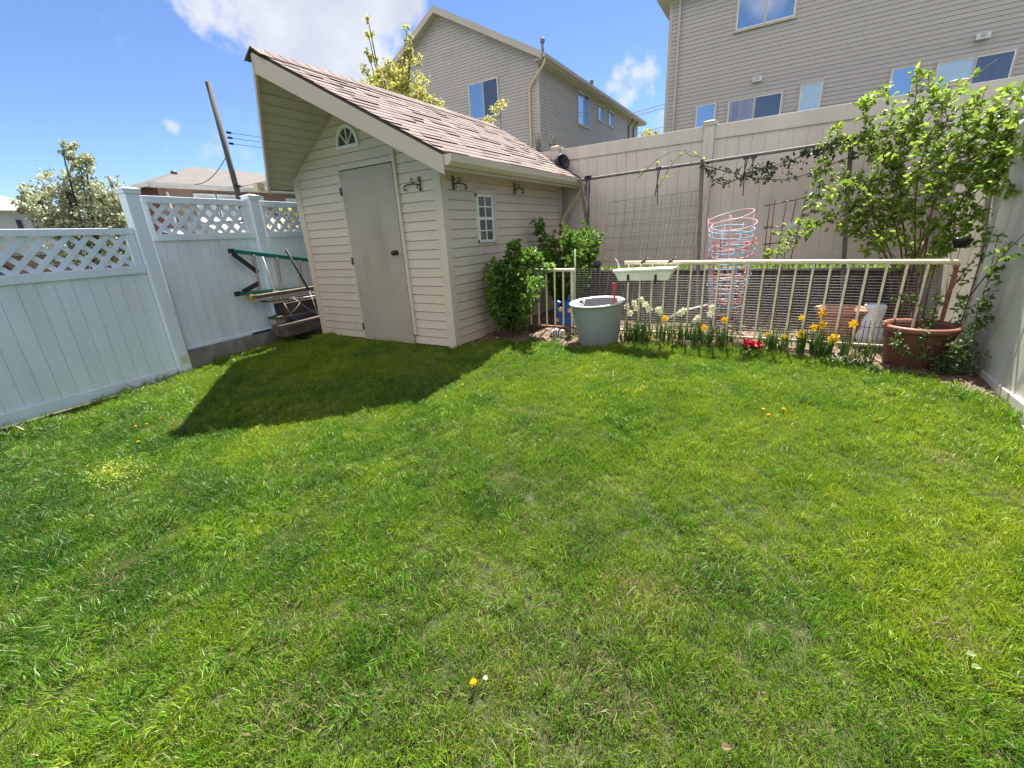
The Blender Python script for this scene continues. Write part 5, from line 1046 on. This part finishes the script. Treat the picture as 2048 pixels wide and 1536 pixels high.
wbox('window', rh, .80, 2.52, 7.43, 8.85, (skyglass, skyglass)); wbox('window', rh, -.30, .36, 3.9, 5.34, (skyglass,)); wbox('patio_door', rh, .80, 2.47, 3.2, 5.30, (curtain, darkglass)); wbox('window', rh, 3.0, 3.60, 3.9, 5.40, (blind,))
wbox('window', rh, 5.38, 5.95, 3.9, 5.37, (skyglass,)); wbox('patio_door', rh, 6.46, 8.08, 3.2, 5.30, (blind, darkglass)); wbox('window', rh, 8.7, 9.3, 3.9, 5.37, (blind,))
for x, z in ((1.66, 5.84), (7.30, 5.79)):
    b = MB(); b.box((x-.16, HY-.14, z-.1), (x+.14, HY-.016, z+.06)); b.tube([(x-.02, HY-.15, z+.04), (x-.02, HY-.22, z+.0)], .06, 10); b.build('wall_light', mat('white lamp', (.62, .62, .62), .4), rh, .01)

# ------------------------------------------------------------------ far left: brick house, pale house, pole, trees
bh = thing('brick_house', 'low red brick house with a grey hip roof beyond the white fence', 'house', (-20, 8, -.75))
BX = -18
b = MB(); b.box((BX-7, 4.9, -1), (BX, 13.5, 3.68)); b.build('wall', brick, bh)
b = MB(); e = .35; z = 3.70
k = [(BX+e, 4.9-e, z), (BX+e, 13.5+e, z), (BX-7-e, 13.5+e, z), (BX-7-e, 4.9-e, z)]; r0, r1 = (BX-3.5, 8.0, 5.0), (BX-3.5, 11.2, 5.0)
b.poly([k[0], k[1], r1, r0]); b.poly([k[1], k[2], r1]); b.poly([k[2], k[3], r0, r1]); b.poly([k[3], k[0], r0]); b.build('roof', brickroof, bh)
b = MB(); b.box((BX+e-.03, 4.9-e, 3.62), (BX+e+.09, 13.5+e, 3.74)); b.box((BX-7-e, 4.9-e-.06, 3.62), (BX+e, 4.9-e+.03, 3.74)); b.box((BX-.02, 4.9-e, 3.60), (BX+e, 13.5+e, 3.615)); b.build('gutter', mat('white gutter', (.62, .62, .60), .5), bh)
b = MB(); b.beam((BX+.1, 5.15, 3.45), (BX+.06, 5.15, -.5), .09, .07); b.build('downspout', mat('white gutter', (.62, .62, .60)), bh)
whf = mat('white frame', (.66, .68, .68), .5)
for (ya, yb_, z0_, z1_) in ((6.2, 6.9, 2.2, 3.35), (7.05, 8.05, 2.2, 3.35), (8.2, 8.95, 2.2, 3.35), (10.3, 11.3, 2.2, 3.3)):
    b = MB(); b.box((BX, ya-.1, z0_-.1), (BX+.07, yb_+.1, z1_+.1)); f = b.build('window', whf, bh); b = MB(); b.box((BX+.02, ya, z0_), (BX+.085, yb_, z1_)); b.build('pane', glassmat('far pane', (.42, .48, .46), .15), f)
b = MB(); b.hexa([(BX+.02, 4.6, 2.0), (BX+2.2, 4.6, 1.62), (BX+2.2, 7.9, 1.62), (BX+.02, 7.9, 2.0), (BX+.02, 4.6, 2.12), (BX+2.2, 4.6, 1.72), (BX+2.2, 7.9, 1.72), (BX+.02, 7.9, 2.12)]); b.build('awning', mat('white awning', (.75, .75, .74), .5), bh)
b = MB(); b.ball((BX-1.7, 6.4, 4.42), (.13, .13, .11)); b.tube([(BX-1.7, 6.4, 4.2), (BX-1.7, 6.4, 4.42)], .05, 8); b.build('roof_vent', mat('dark vent', (.10, .10, .11), .5), bh)
b = MB(); b.tube([(BX-3, 4.55, 3.6), (BX-3, 4.55, 4.3)], .06, 8); b.build('flue', mat('dark vent', (.10, .10, .11)), bh)
ow = thing('low_building', 'pale sided low building seen through the fence lattice', 'building', (-14, 8.5, -.75)); b = MB(); laps(b, (-13.2, 0), (0, 1), (1, 0), -.8, 1.75, .16, lambda z: 4.4, lambda z: 9, .02); b.box((-15, 4.4, -.9), (-13.21, 9, 1.75)); b.build('wall', mat('pale cream siding', (.56, .50, .42), .6, .06, 1), ow)
b = MB(); b.hexa([(-15.2, 4.2, 1.72), (-12.9, 4.2, 1.72), (-12.9, 9.2, 1.72), (-15.2, 9.2, 1.72), (-15.2, 4.2, 2.2), (-14.3, 4.2, 2.3), (-14.3, 9.2, 2.3), (-15.2, 9.2, 2.2)]); b.build('roof', mat('grey shed roof', (.25, .24, .23), .9, .2, 5), ow)
b = MB(); b.box((-13.19, 5.4, .4), (-13.15, 6.2, 1.3)); b.build('window', darkglass, ow)
bn = thing('brick_garage', 'dark red brick garage wall seen through the low lattice', 'garage', (-12, -3, -.75)); b = MB(); b.box((-15, -7, -.9), (-11.5, 1.4, 1.28)); b.build('wall', brick, bn)
b = MB(); b.box((-15.1, -7.1, 1.285), (-11.4, 1.5, 1.36)); b.build('roof', mat('grey shed roof', (.25, .24, .23)), bn)
for ya in (-5.2, -3.6, -2.0, -.4):
    b = MB(); b.box((-11.5, ya, .15), (-11.44, ya+.9, 1.1)); b.build('window', darkglass, bn)
tf = thing('board_fence', 'brown horizontal board fence seen through the low lattice', 'fence', (-6.2, -3, -.75)); b = MB()
for i in range(9): b.box((-6.2, -8, -.75+i*.17), (-6.17, 2.4, -.75+i*.17+.16), rnd.random())
b.build('board_panel', mat('brown boards', (.23, .17, .13), .8, .3, 5), tf)
b = MB(); b.box((-6.21, -8, .785), (-6.1, 2.4, .815)); b.build('top_rail', mat('white rail', (.72, .72, .72), .5), tf)
for y_ in (-7, -5, -3, -1, 1):
    b = MB(); b.box((-6.17, y_, -.75), (-6.1, y_+.09, .784)); b.build('post', mat('brown boards', (.23, .17, .13)), tf)
ph = thing('pale_house', 'pale grey house with a brown roof far behind the blossom tree', 'house', (-30, 2, -.75)); b = MB(); b.box((-38, -6, -1), (-29, 4.6, 3.55)); b.build('wall', paled, ph)
b = MB(); k = [(-28.6, -6.4, 3.5), (-28.6, 5, 3.5), (-38.4, 5, 3.5), (-38.4, -6.4, 3.5)]; r0, r1 = (-33.5, -2, 5.2), (-33.5, 1.8, 5.2); b.poly([k[0], k[1], r1, r0]); b.poly([k[1], k[2], r1]); b.poly([k[2], k[3], r0, r1]); b.poly([k[3], k[0], r0]); b.build('roof', mat('brown grey roof', (.27, .235, .21), .9, .15, 3), ph)
for y_ in (3.1, 3.65, 1.2):
    b = MB(); b.box((-29, y_, 2.35), (-28.94, y_+.18, 3.1)); b.build('shutter', mat('dark shutter', (.05, .05, .055), .7), ph)
up_ = thing('utility_pole', 'tall grey wooden utility pole behind the white fence', 'utility pole', (-13.9, 5.75, -.75))
b = MB(); b.tube([(-13.9, 5.75, -.75), (-13.95, 5.7, 3.0), (-14.02, 5.62, 6.5)], [.105, .095, .08], 12); b.build('pole_shaft', pole, up_)
b = MB()
for z in (5.02, 4.86, 4.68): b.box((-13.93, 5.78, z-.03), (-13.86, 5.92, z+.03))
b.box((-13.95, 5.6, 3.28), (-13.83, 5.8, 3.34)); b.build('insulator', blackm, up_)
for i, (p, q, sag, lab) in enumerate((((-13.98, 5.68, 4.35), (-17.7, 6.1, 3.75), .25, 'black service cable sagging from the pole to the brick house'), ((-13.9, 5.9, 5.02), (-16.5, 40, 7.5), .4, 'upper power line running away from the pole'), ((-13.9, 5.9, 4.86), (-16.5, 40, 7.1), .4, 'middle power line running away from the pole'), ((-13.9, 5.9, 4.68), (-16.5, 40, 6.7), .4, 'lower power line running away from the pole'), ((-13.88, 5.8, 3.3), (-15, 9.6, 4.5), .1, 'short black drop cable right of the pole'))):
    p, q = Vector(p), Vector(q); b = MB(); b.tube([p.lerp(q, s_/12)-Vector((0, 0, sag*4*(s_/12)*(1-s_/12))) for s_ in range(13)], .015 if i in (0, 4) else .008, 5); tag(b.build('power_cable', cablem), lab, 'cable', 'cables on the utility pole')
for i, (z0_, z1_) in enumerate(((9.35, 11.35), (9.15, 11.05), (8.0, 9.7), (6.4, 7.7))):
    b = MB(); p, q = Vector((-12, 34, z0_)), Vector((4, 34, z1_)); b.tube([p.lerp(q, s_/12)-Vector((0, 0, .5*4*(s_/12)*(1-s_/12))) for s_ in range(13)], .022, 5)
    tag(b.build('power_cable', cablem), ['topmost', 'second', 'third', 'lowest'][i]+' power cable crossing the sky between the two sided houses', 'cable', 'cables between the sided houses')

def tree(name, label, base, h, clusters, nleaf, L, W, leafm, trunk_r=.1, tint=(.1, 1), limb=True, rad=.5, group=None, droop=.2):
    """clusters: list of (x, y, z, r) crown lumps; limbs run from the trunk to each lump"""
    t = thing(name, label, 'tree', base, group); bl, bs = MB(), MB(); top = Vector((base[0], base[1], base[2]+h))
    b0 = Vector(base); bs.tube(smooth([b0-Vector((0, 0, .2)), b0.lerp(top, .35)+Vector((rnd.uniform(-.05, .05), rnd.uniform(-.05, .05), 0))*h*.3, top], 2), [trunk_r*(1-.8*i/9) for i in range(10)], 8)
    tot = sum(c[3]**2 for c in clusters)
    for (x, y, z, r_) in clusters:
        c = Vector((x, y, z)); st = b0.lerp(top, rnd.uniform(.3, .75)); mid = st.lerp(c, .5)+Vector((rnd.uniform(-.1, .1), rnd.uniform(-.1, .1), .1))*r_
        bs.tube(smooth([st, mid, c], 2), [trunk_r*.4*(1-.8*i/9) for i in range(10)], 5)
        n = int(nleaf*r_**2/tot); nt = max(3, n//26); tw = rng.normal(0, 1, (nt, 3)); tw /= np.linalg.norm(tw, axis=1, keepdims=True); tw *= (rng.random((nt, 1))**.5)*r_; tw = tw*np.array([1, 1, 1.05])+np.array([x, y, z])
        for q in tw[::3]: bs.tube([c, c.lerp(Vector(q), .6)+Vector((0, 0, .05*r_)), Vector(q)], [trunk_r*.10, trunk_r*.06, trunk_r*.03], 4)
        leaf_cloud(bl, tw, n, r_*.12, L, W, tint, .4, droop)
    bl.build('crown', leafm, t); bs.build('trunk', bark, t)
tree('pear_tree', 'yellow green pear tree in blossom rising behind the shed roof', (-6.0, 5.6, -.6), 5.6, [(-6.25, 5.5, 4.95, .42), (-6.3, 5.5, 4.45, .5), (-5.75, 5.5, 5.05, .42), (-5.7, 5.5, 4.5, .55), (-5.2, 5.5, 4.75, .42), (-5.0, 5.5, 5.15, .26), (-4.75, 5.5, 4.45, .36), (-4.55, 5.5, 4.15, .30), (-6.3, 5.5, 5.5, .18), (-6.25, 5.5, 5.95, .12), (-6.2, 5.5, 6.3, .09), (-4.95, 5.5, 5.55, .13), (-5.0, 5.5, 5.8, .09), (-7.3, 5.5, 5.05, .25), (-7.65, 5.5, 5.25, .18), (-6.9, 5.5, 4.8, .3), (-5.6, 5.5, 3.8, .8), (-6.5, 5.5, 3.7, .6), (-4.6, 5.5, 3.7, .5)], 11000, .075, .04, leafp, .08)
for (x, y, z, lab) in ((-2.12, 4.2, 3.25, 'lower yellow green leaf tuft above the shed ridge'), (-1.79, 4.2, 3.46, 'upper yellow green leaf tuft above the shed ridge'), (-2.75, 4.2, 3.22, 'small leaf tuft left of the others above the shed ridge')):
    t = thing('sapling', lab, 'sapling', (x, y, .6), 'thin saplings behind the shed'); bl, bs = MB(), MB(); shoot(bl, bs, [(x+.05, y, .6), (x+.03, y, 2), (x, y, z+.06)], 2, .05, .03, .012, .003, 1); leaf_cloud(bl, [(x, y, z), (x+.07, y, z+.02), (x-.08, y, z-.04)], 70 if 'small' not in lab else 30, (.06, .05, .04), .07, .035, (.2, 1)); bl.build('foliage', leafp, t); bs.build('stem', bark, t)
tree('blossom_tree', 'pale blossoming tree over the low white fence panel', (-8.45, -.55, -.75), 3.1, [(-8.5, -.95, 2.15, .42), (-8.45, -.5, 2.3, .5), (-8.3, -.1, 2.25, .5), (-8.25, .2, 2.05, .4), (-8.35, -.25, 2.75, .3), (-8.38, -.42, 3.0, .2), (-8.3, -.15, 2.95, .22), (-8.4, -.75, 1.75, .45), (-8.25, -.2, 1.75, .55), (-8.2, .25, 1.6, .4), (-8.6, -1.15, 2.2, .22), (-8.4, -.6, 1.3, .6), (-8.3, .1, 1.2, .5)], 7000, .075, .045, leafw, .09, (.1, 1))
for (x, y, z, r_, lab) in ((-10.2, 4.9, 1.5, .75, 'small yellow green tree between the fence post and the shed'),):
    tree('small_tree', lab, (x, y, -.7), 2.4, [(x, y, z, r_), (x+.3, y+.3, z+.55, .5), (x-.2, y+.5, z+.7, .4), (x+.1, y-.3, z-.4, .6)], 1500, .11, .06, leafp, .07)
tree('far_tree', 'thin leafing tree behind the brick house roof', (-25, 15.5, -.7), 7, [(-25, 15.5, 6.4, .9), (-25, 16.4, 6.1, .8), (-25, 14.8, 6.0, .7)], 900, .16, .07, leafw, .12, (.2, .8), group='trees far behind')
tree('far_tree', 'small green tree at the end of the gap between the sided houses', (-4.2, 24, 1), 4.6, [(-4.3, 24, 5.5, .75), (-4.0, 24, 6.0, .5), (-4.5, 24, 4.9, .7)], 1500, .14, .08, leafp, .1, (.1, .8), group='trees far behind')
for i, (x, y, z, r_) in enumerate(((-60, -3, 4.5, 3.0), (-60, 2, 5.2, 3.0), (-62, 6.5, 6.0, 3.0), (-60, 11, 5.0, 2.5), (-60, -8, 4.0, 3.0), (-62, 15, 5.2, 3.0))):
    tree('far_tree', 'hazy round tree on the far left skyline, number of the row behind the pale house' if False else ['leftmost', 'second', 'third', 'fourth', 'outermost', 'rightmost'][i]+' round green tree on the skyline behind the pale house', (x, y, -.7), z, [(x, y, z, r_), (x, y+1.6, z-.9, r_*.8), (x, y-1.5, z-1, r_*.8)], 900, .6, .35, leaff, .3, group='trees on the far skyline')
# bare rose twigs behind the back fence
for i, (x, y, z, lab) in enumerate(((-.72, 3.6, 2.8, 'left bunch of bare twigs above the back fence'), (-.44, 3.6, 2.76, 'right bunch of bare twigs above the back fence'), (-.95, 3.5, 2.7, 'single bare twig at the shed roof edge'))):
    t = thing('bare_twigs', lab, 'twigs', (x, y, .6), 'bare twigs behind the back fence'); b = MB()
    for k in range(1 if i == 2 else 4):
        b.tube([(x+.02*k, y, .6), (x+.03*k, y, 2.3), (x+rnd.uniform(-.05, .08), y+rnd.uniform(-.05, .05), z-rnd.uniform(0, .1))], [.012, .010, .006], 5)
        b.tube([(x+.03*k, y, 2.45), (x+rnd.uniform(-.1, .12), y, z-.08)], [.008, .004], 5)
    b.build('stem', bark, t)
# black birdcage bracket on the canes
b = MB(); b.lathe([(.001, 0), (.045, 0), (.06, .05), (.065, .05), (.065, .07), (.05, .07), (.04, .01)], 16, (4.40, 1.2, .86)); tag(b.build('hanging_pot', blackpl), 'small black pot caught in the canes near the right fence', 'pot')
